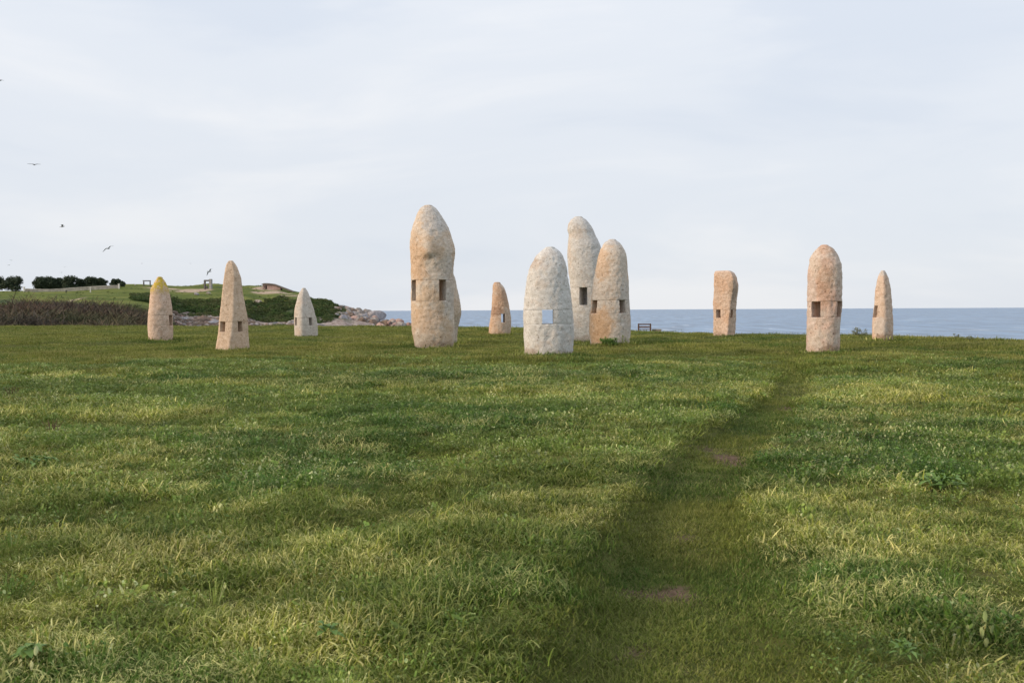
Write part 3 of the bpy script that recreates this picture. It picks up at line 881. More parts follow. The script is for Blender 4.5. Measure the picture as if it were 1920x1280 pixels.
build_stone('slim pointed pinkish standing stone by the sea, rightmost of all',
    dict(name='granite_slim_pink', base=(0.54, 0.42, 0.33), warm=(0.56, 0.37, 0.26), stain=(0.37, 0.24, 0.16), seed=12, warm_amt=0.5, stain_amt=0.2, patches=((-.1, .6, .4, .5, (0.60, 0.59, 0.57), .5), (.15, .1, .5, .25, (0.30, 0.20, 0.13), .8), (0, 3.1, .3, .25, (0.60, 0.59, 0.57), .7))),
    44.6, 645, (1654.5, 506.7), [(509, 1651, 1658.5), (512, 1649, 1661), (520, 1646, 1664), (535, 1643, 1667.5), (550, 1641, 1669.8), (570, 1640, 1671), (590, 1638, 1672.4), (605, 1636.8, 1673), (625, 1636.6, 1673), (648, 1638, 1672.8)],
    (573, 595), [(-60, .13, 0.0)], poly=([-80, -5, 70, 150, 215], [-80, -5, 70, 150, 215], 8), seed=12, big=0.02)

# ------------------------------------------------------------------ meadow cover
def ground_points(x, y):
    keep = rim_dist(x, y) < 7
    for (sx, sy, sr, _) in STONE_KEEP:
        keep &= np.hypot(x - sx, y - sy) > sr * 0.9
    return x[keep], y[keep]

def rots(n, tilt=0.10):
    return np.stack([rng.normal(0, tilt, n), rng.normal(0, tilt, n), rng.uniform(0, 6.283, n)], 1)

tall_src = [blade_clump('tall_%02d' % i, G_TALL, 60, 0.11, 0.045, 0.098, 0.0066, 2.8, 5, 0.3, 100 + i) for i in range(7)]
tall_src += [blade_clump('tall_%02d' % (7 + i), G_TALL, 46, 0.13, 0.06, 0.125, 0.0066, 3.6, 6, 0.6, 140 + i) for i in range(4)]
mid_src = [blade_clump('mid_%02d' % i, G_TALL, 84, 0.26, 0.055, 0.11, 0.011, 2.4, 4, 0.4, 180 + i) for i in range(6)]
short_src = [blade_clump('short_%02d' % i, G_LAWN, 80, 0.15, 0.020, 0.048, 0.0054, 1.0, 3, 0.4, 200 + i) for i in range(6)]
far_src = [blade_clump('far_%02d' % i, G_LAWN, 90, 0.60, 0.05, 0.10, 0.017, 1.0, 3, 0.3, 260 + i) for i in range(5)]
weed_src = [leaf_clump('weed_%02d' % i, G_WEED, 60, 0.17, 0.025, 0.085, 0.0078, 300 + i, 1.05, 0.6) for i in range(5)]
weed_src += [leaf_clump('weed_%02d' % (5 + i), G_WEED, 30, 0.15, 0.025, 0.09, 0.0115, 330 + i, 1.35, 0.65) for i in range(3)]

def tints(x, y, dry_gain=1.0, lo=0.72, hi=1.22):
    n = len(x)
    dry = np.clip(f_dry(x, y) * dry_gain + rng.normal(0, 0.13, n), 0, 1)
    br = rng.uniform(lo, hi, n) * (1 + 0.30 * fbm(x / 1.1, y / 1.1, 41.0, 3))
    cool = np.clip(sstep(0.05, 0.5, fbm(x / 1.9, y / 1.9, 51.0, 3)) + rng.normal(0, 0.1, n), 0, 1)
    return np.stack([dry, br, cool], 1)

def layer(name, zones, col_, nsrc, mat, label, prob, scl_fn, dry_gain=1.0, tilt=0.10, lo=0.72, hi=1.22):
    P, Rr, S, I, T = [], [], [], [], []
    for (d0, d1, dens, sz) in zones:
        area = 0.62 * (d1 * d1 - d0 * d0)
        x, y = wedge(int(area * dens), d0, d1)
        x, y = ground_points(x, y)
        pr = prob(x, y)
        kq = rng.random(len(x)) < pr
        x, y = x[kq], y[kq]
        n = len(x)
        P.append(np.stack([x, y, gz(x, y)], 1)); Rr.append(rots(n, tilt))
        s = scl_fn(x, y, n)
        S.append(np.stack([s[0] * sz, s[0] * sz, s[1]], 1)); I.append(rng.integers(0, nsrc, n)); T.append(tints(x, y, dry_gain, lo, hi))
    P = np.concatenate(P)
    return scatter(name, P, np.concatenate(Rr), np.concatenate(S), np.concatenate(I), np.concatenate(T), col_, mat, label)

def bare(x, y): return 1 - 0.95 * soil_mask(x, y)
def tall_scale(x, y, n):
    hgt = 0.40 + 1.20 * sstep(-0.35, 0.45, fbm(x / 0.55, y / 0.55, 61.0, 3)) + 0.25 * sstep(0.1, 0.5, fbm(x / 2.2, y / 2.2, 62.0, 2))
    ed = 0.55 + 0.45 * sstep(1.0, 1.7, path_off(x, y))
    fade = 0.55 + 0.45 * f_tall(x, y)
    z = hgt * ed * fade * rng.uniform(0.8, 1.2, n)
    return np.clip(z, 0.35, 1.5) ** 0.5 * rng.uniform(0.9, 1.15, n), z
def short_scale(x, y, n):
    g = 0.75 + 0.55 * sstep(-0.3, 0.4, fbm(x / 0.7, y / 0.7, 71.0, 2))
    return rng.uniform(0.85, 1.2, n), g * rng.uniform(0.7, 1.3, n)

layer('meadow_grass', [(2.2, 9, 190, 1.0), (9, 16, 100, 1.25)], source_collection('tall_grass_parts', tall_src), len(tall_src), G_TALL,
      'long tousled meadow grass with pale dry tips in the foreground', lambda x, y: f_tall(x, y) * (1 - 0.22 * f_weed(x, y)), tall_scale, 1.0, 0.16)
layer('distant_meadow_grass', [(16, 24, 52, 1.0), (24, 36, 30, 1.2)], source_collection('mid_grass_parts', mid_src), len(mid_src), G_TALL,
      'long meadow grass further off on both sides of the path', lambda x, y: f_tall(x, y) * (1 - 0.2 * f_weed(x, y)), tall_scale, 1.2, 0.12)
layer('path_grass', [(2.2, 9, 230, 1.0), (9, 20, 75, 1.4), (20, 34, 18, 2.3)], source_collection('short_grass_parts', short_src), len(short_src), G_LAWN,
      'short trodden grass on the worn path', lambda x, y: (1 - 0.85 * sstep(1.3, 2.0, path_off(x, y)) * (y < 26)) * bare(x, y), short_scale, 0.32, 0.08, 0.72, 1.10)
layer('lawn_grass', [(24, 45, 16, 1.0), (45, 75, 7.5, 1.35), (75, 118, 3.6, 1.9)], source_collection('far_grass_parts', far_src), len(far_src), G_LAWN,
      'short olive green grass around the standing stones', lambda x, y: (1 - 0.6 * f_tall(x, y)) * (1 - 0.6 * soil_mask(x, y)), lambda x, y, n: (rng.uniform(.8, 1.2, n), rng.uniform(.55, 1.25, n) * (0.55 + 1.3 * sstep(-.25, .5, fbm(x / 2.4, y / 2.0, 81., 3)))), 0.75, 0.05, 0.68, 1.22)
layer('clover_and_weeds', [(2.2, 9, 62, 0.75), (9, 18, 84, 1.0), (18, 34, 42, 1.4)], source_collection('weed_parts', weed_src), len(weed_src), G_WEED,
      'low round leaved weeds growing through the meadow grass', lambda x, y: np.clip(f_weed(x, y) * 0.85 + 0.10, 0, 1) * sstep(1.15, 1.7, path_off(x, y)) * (1 - sstep(27, 34, y)),
      lambda x, y, n: (rng.uniform(.8, 1.3, n), rng.uniform(.75, 1.5, n)), 0.8, 0.12, 0.7, 1.5)

# trodden soil round the feet of the stones
sm = soil_mask(X, Y)
for (sx, sy, sr, _) in STONE_KEEP:
    sm = np.maximum(sm, 0.75 * (1 - sstep(0.95, 1.25, np.hypot(X - sx, Y - sy) / sr + 0.25 * fbm(X * 1.3, Y * 1.3, 6.0, 2))))
ground.data.attributes['soil'].data.foreach_set('value', sm.astype(np.float32).ravel())
# tufts against the feet of the stones
P, S = [], []
for (sx, sy, sr, _) in STONE_KEEP:
    n = int(46 * sr + 26)
    a = rng.uniform(0, 6.283, n); r = sr * rng.uniform(0.95, 1.16, n)
    P.append(np.stack([sx + r * np.cos(a), sy + r * np.sin(a), np.zeros(n)], 1))
P = np.concatenate(P); P[:, 2] = gz(P[:, 0], P[:, 1]); n = len(P)
sc_ = rng.uniform(0.8, 2.7, n) * (0.55 + 0.8 * sstep(-.2, .4, fbm(P[:, 0] * 2.2, P[:, 1] * 2.2, 4.0, 2)))
scatter('tuft_grass', P, rots(n), np.stack([sc_ * 0.8, sc_ * 0.8, sc_], 1), rng.integers(0, len(mid_src), n), tints(P[:, 0], P[:, 1], 0.5), source_collection('tuft_parts', mid_src), G_TALL,
        'tufts of grass around the feet of the standing stones')

# ------------------------------------------------------------------ single plants on the meadow
LEAF = plain_mat('broad_leaf', (0.085, 0.165, 0.030), (0.150, 0.240, 0.055), 9, 0.6, 0.004)
LEAF_PALE = plain_mat('pale_leaf', (0.19, 0.25, 0.17), (0.30, 0.36, 0.27), 9, 0.5, 0.004)
STEM = plain_mat('plant_stem', (0.10, 0.10, 0.04), (0.17, 0.15, 0.07), 9, 0.7, 0.004)
SHRUB = plain_mat('shrub_leaf', (0.050, 0.085, 0.030), (0.105, 0.140, 0.050), 5, 0.6, 0.004)
SHRUB_GREY = plain_mat('grey_shrub_leaf', (0.11, 0.13, 0.075), (0.20, 0.21, 0.13), 5, 0.7, 0.004)
DEAD = plain_mat('dead_stem', (0.10, 0.070, 0.042), (0.18, 0.125, 0.075), 9, 0.8, 0.004)

def one_leaf(r, V, Fc, base, direc, length, width, droop=0.5, fold=0.25):
    """a pointed, folded leaf with a midrib"""
    direc = np.asarray(direc, float); direc /= np.linalg.norm(direc)
    side = np.cross(direc, (0, 0, 1.0)); side /= (np.linalg.norm(side) + 1e-6); up = np.cross(side, direc)
    b = len(V)
    for q, (t, w) in enumerate(((0, .08), (.25, .75), (.55, 1.0), (.8, .62), (1, .04))):
        p = np.asarray(base) + direc * length * t - np.array([0, 0, droop * length * t * t])
        for s in (-1, 0, 1):
            V.append(p + side * w * width * s + up * fold * width * w * abs(s))
    for q in range(4):
        for j in range(2):
            Fc.append((b + q * 3 + j, b + q * 3 + j + 1, b + q * 3 + j + 4, b + q * 3 + j + 3))

def leafy_plant(name, label, cat, pos, n, length, width, mat, seed, rise=(0.3, 1.1), group=None):
    r = np.random.default_rng(seed)
    root = empty(name, pos)
    tag(root, label, cat, group)
    for i in range(n):
        V, Fc = [], []
        a = i * 2.4 + r.normal(0, 0.3); rb_ = (0.16 * math.sqrt(r.random()) if n > 30 else 0.02); el = r.uniform(*rise)
        L = length * r.uniform(0.6, 1.15)
        one_leaf(r, V, Fc, (rb_ * math.cos(a * 1.7), rb_ * math.sin(a * 1.7), 0.02 + 0.05 * r.random()), (math.cos(a) * math.cos(el), math.sin(a) * math.cos(el), math.sin(el)), L, width * r.uniform(.7, 1.2), 0.55)
        mesh_obj('leaf', np.array(V), Fc, mat, root)
    return root
def gpos(px, py, dz=0.0):
    d = F * (EYE) / (py - yh(px))
    x = (px - 960) / F * d
    return (x, d, float(gz(x, d)) + dz)

leafy_plant('dock_plant', 'broad leaved green weed with pale leaf undersides, right of the path', 'weed', gpos(1765, 925, .05), 64, 0.15, 0.022, LEAF, 5, (0.15, 1.25))
leafy_plant('dock_plant', 'low green rosette weed in the short grass at the bottom right corner', 'weed', gpos(1700, 1262, .02), 24, 0.11, 0.008, LEAF, 6, (0.5, 1.3))
leafy_plant('dock_plant', 'broad leaved green weed in the grass at the bottom left edge', 'weed', gpos(45, 1265, .06), 20, 0.10, 0.018, LEAF, 8, (0.2, 0.9))
leafy_plant('dock_plant', 'dark leafy weed at the left edge below the bare brown stems', 'weed', gpos(60, 880, .06), 34, 0.16, 0.024, LEAF, 9, (0.2, 1.0))
leafy_plant('dock_plant', 'round leaved weed in the grass at bottom centre left of the path', 'weed', gpos(610, 1225, .05), 14, 0.075, 0.017, LEAF, 10, (0.3, 1.0))

def stem_plant(name, label, cat, pos, n, h, mat, seed):
    r = np.random.default_rng(seed); root = empty(name, pos); tag(root, label, cat)
    for i in range(n):
        bm = bmesh.new(); a = r.uniform(0, 6.28); l = r.uniform(0.15, 0.55); p = np.array([r.normal(0, .05), r.normal(0, .05), 0.0]); prev = None
        H = h * r.uniform(.6, 1.1)
        for s in range(5):
            rr = 0.010 * (1 - s / 6)
            ring_ = [bm.verts.new((p[0] + rr * math.cos(q * 2.094), p[1] + rr * math.sin(q * 2.094), p[2])) for q in range(3)]
            if prev:
                for q in range(3): bm.faces.new((prev[q], prev[(q + 1) % 3], ring_[(q + 1) % 3], ring_[q]))
            prev = ring_; p = p + np.array([math.cos(a) * l, math.sin(a) * l, 1.0]) * H / 5; l += r.normal(0, .15)
        bm_obj('stem', bm, mat, root, True)
    return root
stem_plant('dead_weed', 'clump of dead brown stems in the meadow near the left edge', 'dead weed', gpos(95, 812), 20, 0.24, DEAD, 3)
stem_plant('dead_weed', 'clump of dead dark stems cut by the left edge of the picture', 'dead weed', gpos(18, 752), 18, 0.28, DEAD, 4)

def leaf_cloud(name, centers, radii, n, size, mat, parent=None, seed=0, squash=1.0, shell=0.55, link=True):
    """many leaf-sized faces spread through overlapping lobes"""
    r = np.random.default_rng(seed)
    cs = np.array(centers, float); rs = np.array(radii, float)
    w = rs ** 2; w = w / w.sum()
    k_ = r.choice(len(cs), n, p=w)
    v = r.normal(0, 1, (n, 3)); v /= np.linalg.norm(v, axis=1)[:, None]
    rr = (shell + (1 - shell) * r.random(n)) * (0.86 + 0.28 * r.random(n))
    p = cs[k_] + v * (rs[k_] * rr)[:, None] * np.array([1, 1, squash])
    nrm = v + r.normal(0, 0.7, (n, 3)); nrm /= np.linalg.norm(nrm, axis=1)[:, None]
    t = np.cross(nrm, r.normal(0, 1, (n, 3))); t /= np.linalg.norm(t, axis=1)[:, None]
    b = np.cross(nrm, t)
    s = (size * r.uniform(0.6, 1.4, n))[:, None]
    V = np.stack([p - t * s, p - b * s * .55 + nrm * s * .2, p + t * s, p + b * s * .55 + nrm * s * .2], 1).reshape(-1, 3)
    Fc = np.arange(4 * n).reshape(n, 4).tolist()
    return mesh_obj(name, V, Fc, mat, parent, False, None, link)

def shrub(name, label, cat, pos, r_, h, n, size, mat, seed, group=None):
    rr = np.random.default_rng(seed)
    root = empty(name, pos); tag(root, label, cat, group)
    cs = [(rr.normal(0, r_ * .5), rr.normal(0, r_ * .4), h * rr.uniform(.08, .72)) for _ in range(12)]
    leaf_cloud('foliage', cs, [r_ * rr.uniform(.3, .55) for _ in cs], n, size, mat, root, seed, 0.9, 0.2)
    bm = bmesh.new()
    for c in cs:
        add_tube(bm, [(0, 0, -.05), (c[0] * .5, c[1] * .5, c[2] * .45), c], [0.012, 0.009, 0.004], 4)
    bm_obj('stem', bm, STEM, root, True)
    return root

def add_tube(bm, pts, radii, seg=6):
    prev = None; pts = [Vector(p) for p in pts]
    for i, p in enumerate(pts):
        dirv = (pts[min(i + 1, len(pts) - 1)] - pts[max(i - 1, 0)]).normalized()
        q = dirv.to_track_quat('Z', 'Y').to_matrix()
        ring_ = [bm.verts.new(p + q @ Vector((radii[i] * math.cos(2 * math.pi * j / seg), radii[i] * math.sin(2 * math.pi * j / seg), 0))) for j in range(seg)]
        if prev:
            for j in range(seg): bm.faces.new((prev[j], prev[(j + 1) % seg], ring_[(j + 1) % seg], ring_[j]))
        else: bm.faces.new(ring_[::-1])
        prev = ring_
    bm.faces.new(prev)

def shrub_at(px, py, d, *a, **kw):
    p = at(px, py, d); z = float(gz(p[0], p[1]))
    return (p[0], p[1], z)
shrub('weed_bush', 'dark green leafy weed at the foot of the orange stained stone', 'weed', shrub_at(1141, 650, 44.4), 0.38, 0.36, 1100, 0.034, LEAF, 21)
shrub('low_shrub', 'small grey green bush at the meadow edge between the two rightmost stones', 'shrub', shrub_at(1610, 634, 53.5), 0.36, 0.50, 520, 0.030, SHRUB_GREY, 22)
shrub('low_shrub', 'sparse low bush at the meadow edge, right of the rightmost stone', 'shrub', shrub_at(1822, 642, 47.2), 0.34, 0.25, 260, 0.030, SHRUB_GREY, 23)
shrub('low_shrub', 'thin scrubby sprig on the meadow edge against the sea at right', 'shrub', shrub_at(1793, 641, 48.5), 0.16, 0.36, 130, 0.024, SHRUB_GREY, 24)

# ------------------------------------------------------------------ bench and block by the sea edge
WOOD = plain_mat('brown_bench_wood', (0.070, 0.038, 0.027), (0.125, 0.070, 0.047), 14, 0.75, 0.004)
CONC = plain_mat('grey_timber_block', (0.20, 0.19, 0.165), (0.31, 0.29, 0.25), 8, 0.9, 0.01)
db = 79.0; mb = db / F
pb = at(1208.5, 628, db); zb = pb[2]
gb = float(gz(pb[0], pb[1]))
bench = empty('bench', (pb[0], pb[1], gb), -0.13)
tag(bench, 'brown wooden bench with two back rails facing the sea', 'bench')
def zpx(py): return at(1208.5, py, db)[2] - gb
ht = zpx(606.3); W = 25 * mb
for sx in (-1, 1):
    bm = bmesh.new(); add_box(bm, (sx * (W / 2 - .06), 0, (ht - .2) / 2), (.12, .10, ht + .2), None, .008); bm_obj('back_post', bm, WOOD, bench)
    bm = bmesh.new(); add_box(bm, (sx * (W / 2 - .06), .46, .1), (.10, .10, .55), None, .008); bm_obj('leg', bm, WOOD, bench)
for (ya, yb) in ((606.8, 609.2), (611.5, 614.2)):
    bm = bmesh.new(); add_box(bm, (0, 0.003, (zpx(ya) + zpx(yb)) / 2), (W - .245, .05, zpx(ya) - zpx(yb)), None, .006); bm_obj('back_rail', bm, WOOD, bench)
for q in range(4):
    bm = bmesh.new(); add_box(bm, (0, .09 + q * .125, zpx(617.5)), (W - .02, .105, .05), None, .006); bm_obj('seat_slat', bm, WOOD, bench)
p2 = at(1231.5, 626, db + .3); g2 = float(gz(p2[0], p2[1]))
bl = empty('stone_block', (p2[0], p2[1], g2), -.13)
tag(bl, 'low grey slatted block standing beside the wooden bench', 'block')
htb = at(1231.5, 616.8, db + .3)[2] - g2
bm = bmesh.new(); add_box(bm, (0, 0, htb - .05), (17.5 * mb, .6, .10), None, .012); bm_obj('top_slab', bm, CONC, bl)
bm = bmesh.new(); add_box(bm, (0, 0, (htb - .1) / 2 - .08), (16.4 * mb, .52, htb - .1 + .15), None, .012); bm_obj('body', bm, CONC, bl)

# ------------------------------------------------------------------ headland: cover
BRACK = grass_mat('scrub_leaves', (0.050, 0.082, 0.032), (0.095, 0.115, 0.045), (0.16, 0.15, 0.08), 0.15)
kk = N('bramble_twigs')
ti = kk.n('Attribute', attribute_type='INSTANCER', attribute_name='tint')
sp = kk.n('SeparateXYZ'); kk.l(ti.outputs['Vector'], sp.inputs[0])
cb = kk.mix(sp.outputs['X'], (0.080, 0.070, 0.058), (0.118, 0.082, 0.062))
cb = kk.mix(kk.math('MULTIPLY', sp.outputs['Z'], 0.8), cb, (0.080, 0.100, 0.042))
gn = kk.n('VectorMath', operation='SCALE'); kk.l(cb, gn.inputs[0]); kk.l(sp.outputs['Y'], gn.inputs['Scale'])
MAT_BRAMBLE = kk.principled(gn.outputs[0], 0.9, 0.1)

def scrub_src(name, mat, n, size, seed):
    r = np.random.default_rng(seed)
    cs = [(r.normal(0, .5), r.normal(0, .5), r.uniform(.0, .55)) for _ in range(6)]
    o = leaf_cloud(name, cs, [r.uniform(.35, .6) for _ in cs], n, size, mat, None, seed, 0.85, 0.3, False)
    set_attr(o, 't', r.random(len(o.data.vertices))); set_attr(o, 'dry', np.repeat(r.random(n), 4))
    return o
def twig_src(name, mat, n, seed):
    """a bare bramble bush: a fan of fine arching canes with side twigs"""
    r = np.random.default_rng(seed); V, Fc = [], []
    for _ in range(n):
        p = np.array([r.normal(0, .45), r.normal(0, .45), -.1]); a = r.uniform(0, 6.28); el = r.uniform(.7, 1.5); L = r.uniform(.6, 1.25); w = .022
        for s in range(3):
            d_ = np.array([math.cos(a) * math.cos(el), math.sin(a) * math.cos(el), math.sin(el)])
            q = p + d_ * L / 3; sd = np.cross(d_, r.normal(0, 1, 3)); sd /= np.linalg.norm(sd)
            b = len(V); V += [p - sd * w, p + sd * w, q + sd * w * .7, q - sd * w * .7]; Fc.append((b, b + 1, b + 2, b + 3))
            p = q; el -= r.uniform(.1, .5); a += r.normal(0, .5); w *= .7
    o = mesh_obj(name, np.array(V), Fc, mat, smooth=False, link=False)
    return o
src_green = source_collection('scrub_parts', [scrub_src('scrub_%02d' % i, BRACK, 130, 0.15, 400 + i) for i in range(5)])
src_twig = source_collection('bramble_parts', [twig_src('bramble_%02d' % i, MAT_BRAMBLE, 150, 430 + i) for i in range(5)])

def head_scatter(name, U_, D_, col_, nsrc, s0, s1, mat, label, tintf, lift=0.0, grow=None):
    x = (U_ - 960) / F * D_; z = hz(U_, D_) + lift
    n = len(x); s = rng.uniform(s0, s1, n)
    if grow is not None: s = s * grow(x, D_)
    return scatter(name, np.stack([x, D_, z], 1), rots(n, .15), np.stack([s * 1.15, s * 1.15, s], 1), rng.integers(0, nsrc, n), tintf(x, D_, n), col_, mat, label)
def tg(x, y, n): return np.stack([np.clip(0.4 + fbm(x / 9, y / 9, 3.) + rng.normal(0, .2, n), 0, 1), rng.uniform(.75, 1.3, n), np.clip(rng.normal(.3, .3, n), 0, 1)], 1)
def tb(x, y, n): return np.stack([np.clip(0.45 + 1.3 * fbm(x / 8, y / 8, 9., 2) + rng.normal(0, .2, n), 0, 1), rng.uniform(.75, 1.3, n), np.clip(1.6 * fbm(x / 11, y / 11, 19., 2), 0, 1)], 1)
# bramble thicket, left
n = 3400
ub = rng.uniform(-260, 300, n); dbm = rng.uniform(150, 232, n)
kq = (ub > 25 + 30 * vnoise(dbm / 8, 0.5) - (232 - dbm) * .9) & (dbm > 152 + 6 * vnoise(ub / 30, 4.4))
ub, dbm = ub[kq], dbm[kq]
head_scatter('bramble_thicket', ub, dbm, src_twig, 5, 1.0, 2.9, MAT_BRAMBLE, 'leafless brown bramble thicket beyond the meadow edge at left', tb, 0.0, lambda x, y: 0.65 + 0.95 * sstep(-.35, .4, fbm(x / 7, y / 7, 5., 3)))
# green scrub: cliff face, slope behind the first stones, fringe of the thicket
n = 5200
uu = rng.uniform(250, 660, n); dd = rng.uniform(330, 440, n)
sl = np.interp(uu, [250, 300, 330, 460, 490, 520, 560, 588, 606, 640, 660], [392, 386, 384, 384, 386, 389, 389, 425, 430, 425, 400])
lo_ = np.interp(uu, [250, 300, 340, 460, 490, 560, 620, 660], [300, 312, 326, 326, 326, 328, 340, 378])
kq = (dd < sl + 7 * vnoise(uu / 14, 8.8)) & (dd > lo_ + 8 * vnoise(uu / 9, 3.8)) & (rng.random(n) < 0.35 + 0.65 * sstep(-.35, .2, fbm(uu / 18, dd / 10, 2.5, 3)))
uu, dd = uu[kq], dd[kq]
u3 = rng.uniform(-40, 330, 760); d3 = 226 + rng.normal(0, 16, 760) + np.interp(u3, [60, 330], [0, 40])
uu, dd = np.concatenate([uu, u3]), np.concatenate([dd, d3])
head_scatter('hillside_scrub', uu, dd, src_green, 5, 0.5, 1.5, BRACK, 'dark green scrub covering the slopes of the headland', tg)
# low tussocks that break up the far lawn
n = 2600
uu = rng.uniform(-80, 560, n); dd = rng.uniform(300, 500, n)
kq = (rng.random(n) < sstep(0.05, .45, fbm(uu / 35, dd / 9, 6.5, 4))) & (dd > 395) | (rng.random(n) < .05)
uu, dd = uu[kq], dd[kq]
head_scatter('lawn_tussocks', uu, dd, src_green, 5, 0.15, 0.5, BRACK, 'rough tussocks dotted over the far lawn of the headland', tg)

# ------------------------------------------------------------------ headland: rocks
ROCKS = [plain_mat('shore_rock_pale', (0.19, 0.16, 0.138), (0.40, 0.355, 0.315), 1.1, 0.9, 0.12), plain_mat('shore_rock_brown', (0.095, 0.072, 0.058), (0.21, 0.155, 0.12), 1.1, 0.9, 0.12),
         plain_mat('shore_rock_grey', (0.20, 0.19, 0.20), (0.36, 0.345, 0.355), 1.1, 0.9, 0.12), plain_mat('shore_rock_pink', (0.27, 0.175, 0.15), (0.44, 0.32, 0.275), 1.1, 0.9, 0.12)]
def rock_arrays(seed, sub=2, blocky=0.6):
    r = np.random.default_rng(seed)
    bm = bmesh.new(); bmesh.ops.create_icosphere(bm, subdivisions=sub, radius=1.0)
    v = np.array([q.co[:] for q in bm.verts]); f = [[w.index for w in fc.verts] for fc in bm.faces]; bm.free()
    pl = r.normal(0, 1, (11, 3)); pl /= np.linalg.norm(pl, axis=1)[:, None]
    for p in pl:
        o_ = r.uniform(.55, .9); dd_ = v @ p
        v = v - np.outer(np.maximum(dd_ - o_, 0) * blocky * 1.5, p)
    v = v * (1 + 0.09 * fbm(v[:, 0] * 2 + seed, v[:, 1] * 2, v[:, 2] * 2, 3))[:, None]
    return v, f
RA = [rock_arrays(500 + i) for i in range(8)]
def rock_mass(name, items, label, cat, kind=None, group=None):
    V, Fc, Mi, nb = [], [], [], 0
    for (pos, s, mi) in items:
        v, f = RA[rng.integers(0, len(RA))]
        a = rng.uniform(0, 6.28); c_, s_ = math.cos(a), math.sin(a); tl = rng.normal(0, .35)
        R_ = np.array([[c_, -s_, 0], [s_, c_, 0], [0, 0, 1]]) @ np.array([[1, 0, 0], [0, math.cos(tl), -math.sin(tl)], [0, math.sin(tl), math.cos(tl)]])
        vv_ = (v * np.asarray(s)) @ R_.T + np.asarray(pos)
        V.append(vv_); Fc += [[i + nb for i in q] for q in f]; Mi += [mi] * len(f); nb += len(vv_)
    o = mesh_obj(name, np.concatenate(V), Fc, ROCKS[0], None, False)
    for m_ in ROCKS[1:]: o.data.materials.append(m_)
    o.data.polygons.foreach_set('material_index', Mi)
    return tag(o, label, cat, group, kind)
items = []
for _ in range(1100):
    u = rng.uniform(322, 648); d = rng.uniform(294, 327 if u < 470 else 322) + (8 * vnoise(u / 15, 1.1)); s = rng.uniform(.25, .75) * (1 + (rng.random() < .12))
    br = u < 478
    mi = rng.choice([0, 1, 2, 3], p=[.18, .66, .12, .04] if br else [.30, .42, .24, .04])
    items.append((hpt(u, d, .1), (s * rng.uniform(.9, 2.6), s, s * rng.uniform(.45, .8)), mi))
rock_mass('shore_rocks', items, 'jumble of pale and brown rocks along the shore below the headland', 'rocks', 'stuff')
items = []
for _ in range(230):
    u = rng.uniform(632, 712); d = rng.uniform(352, 398); s = rng.uniform(.6, 2.0)
    items.append((hpt(u, d, -.2), (s * rng.uniform(.8, 1.5), s, s * rng.uniform(.7, 1.2)), rng.choice([0, 1, 2, 3], p=[.45, .1, .3, .15])))
top = lambda u: np.interp(u, [640, 660, 680, 700, 708, 713], [578, 580, 583, 586, 590, 600])
for _ in range(80):
    u = rng.uniform(655, 709); d = 386; p = at(u, top(u) + 5 + rng.uniform(0, 14), d); s = rng.uniform(1.0, 2.2)
    items.append((p, (s, s, s * rng.uniform(.7, 1.2)), rng.choice([0, 2, 3], p=[.55, .35, .10])))
rock_mass('rock_outcrop', items, 'pale rocky point at the tip of the headland running into the sea', 'rocks', 'stuff')
items = []
topp = lambda u: np.interp(u, [712, 722, 735, 750, 770, 800, 830], [607, 602, 598, 599, 603, 607, 615])
for _ in range(150):
    u = rng.uniform(712, 826); p = at(u, topp(u) + rng.uniform(2, 40), 205 + rng.uniform(-5, 8)); s = rng.uniform(.35, 1.1)
    items.append((p, (s * 1.4, s, s), rng.choice([3, 1, 0], p=[.78, .14, .08])))
for _ in range(40):
    u = rng.uniform(715, 822); p = at(u, 0, 208); items.append(((p[0], 208 + rng.uniform(-3, 6), rng.uniform(-9.5, -3.2)), (3.2, 3.0, 2.2), 3))
rock_mass('pink_rocks', items, 'pink rocks rising from the water left of the tallest stone', 'rocks', 'stuff')
# individual boulders
for (u, y_, d, s, mi, lab) in [(370, 557, 412, 1.05, 2, 'pale boulder alone on the green slope between the two left stones'),
                               (485, 572, 386, 1.5, 0, 'pale boulder at the lip of the scrub cliff, right of the ridged stone'),
                               (437 - 45, 553, 425, 1.0, 0, 'flat pale rock on the slope below the square frame'),
                               (706, 596, 378, 3.2, 2, 'big grey boulder at the very tip of the headland'),
                               (255, 537, 470, .5, 0, 'small white stone on the hilltop left of the lichened stone')]:
    x, yy, z = hpt(u, d)
    if u == 706: z = at(u, 598, d)[2]
    v, f = rock_arrays(int(900 + u), 3)
    o = mesh_obj('boulder', v * np.array([s * 1.3, s, s * .8]), f, ROCKS[mi], None, True, 30)
    o.location = (x, yy, z + s * .25); tag(o, lab, 'boulder')

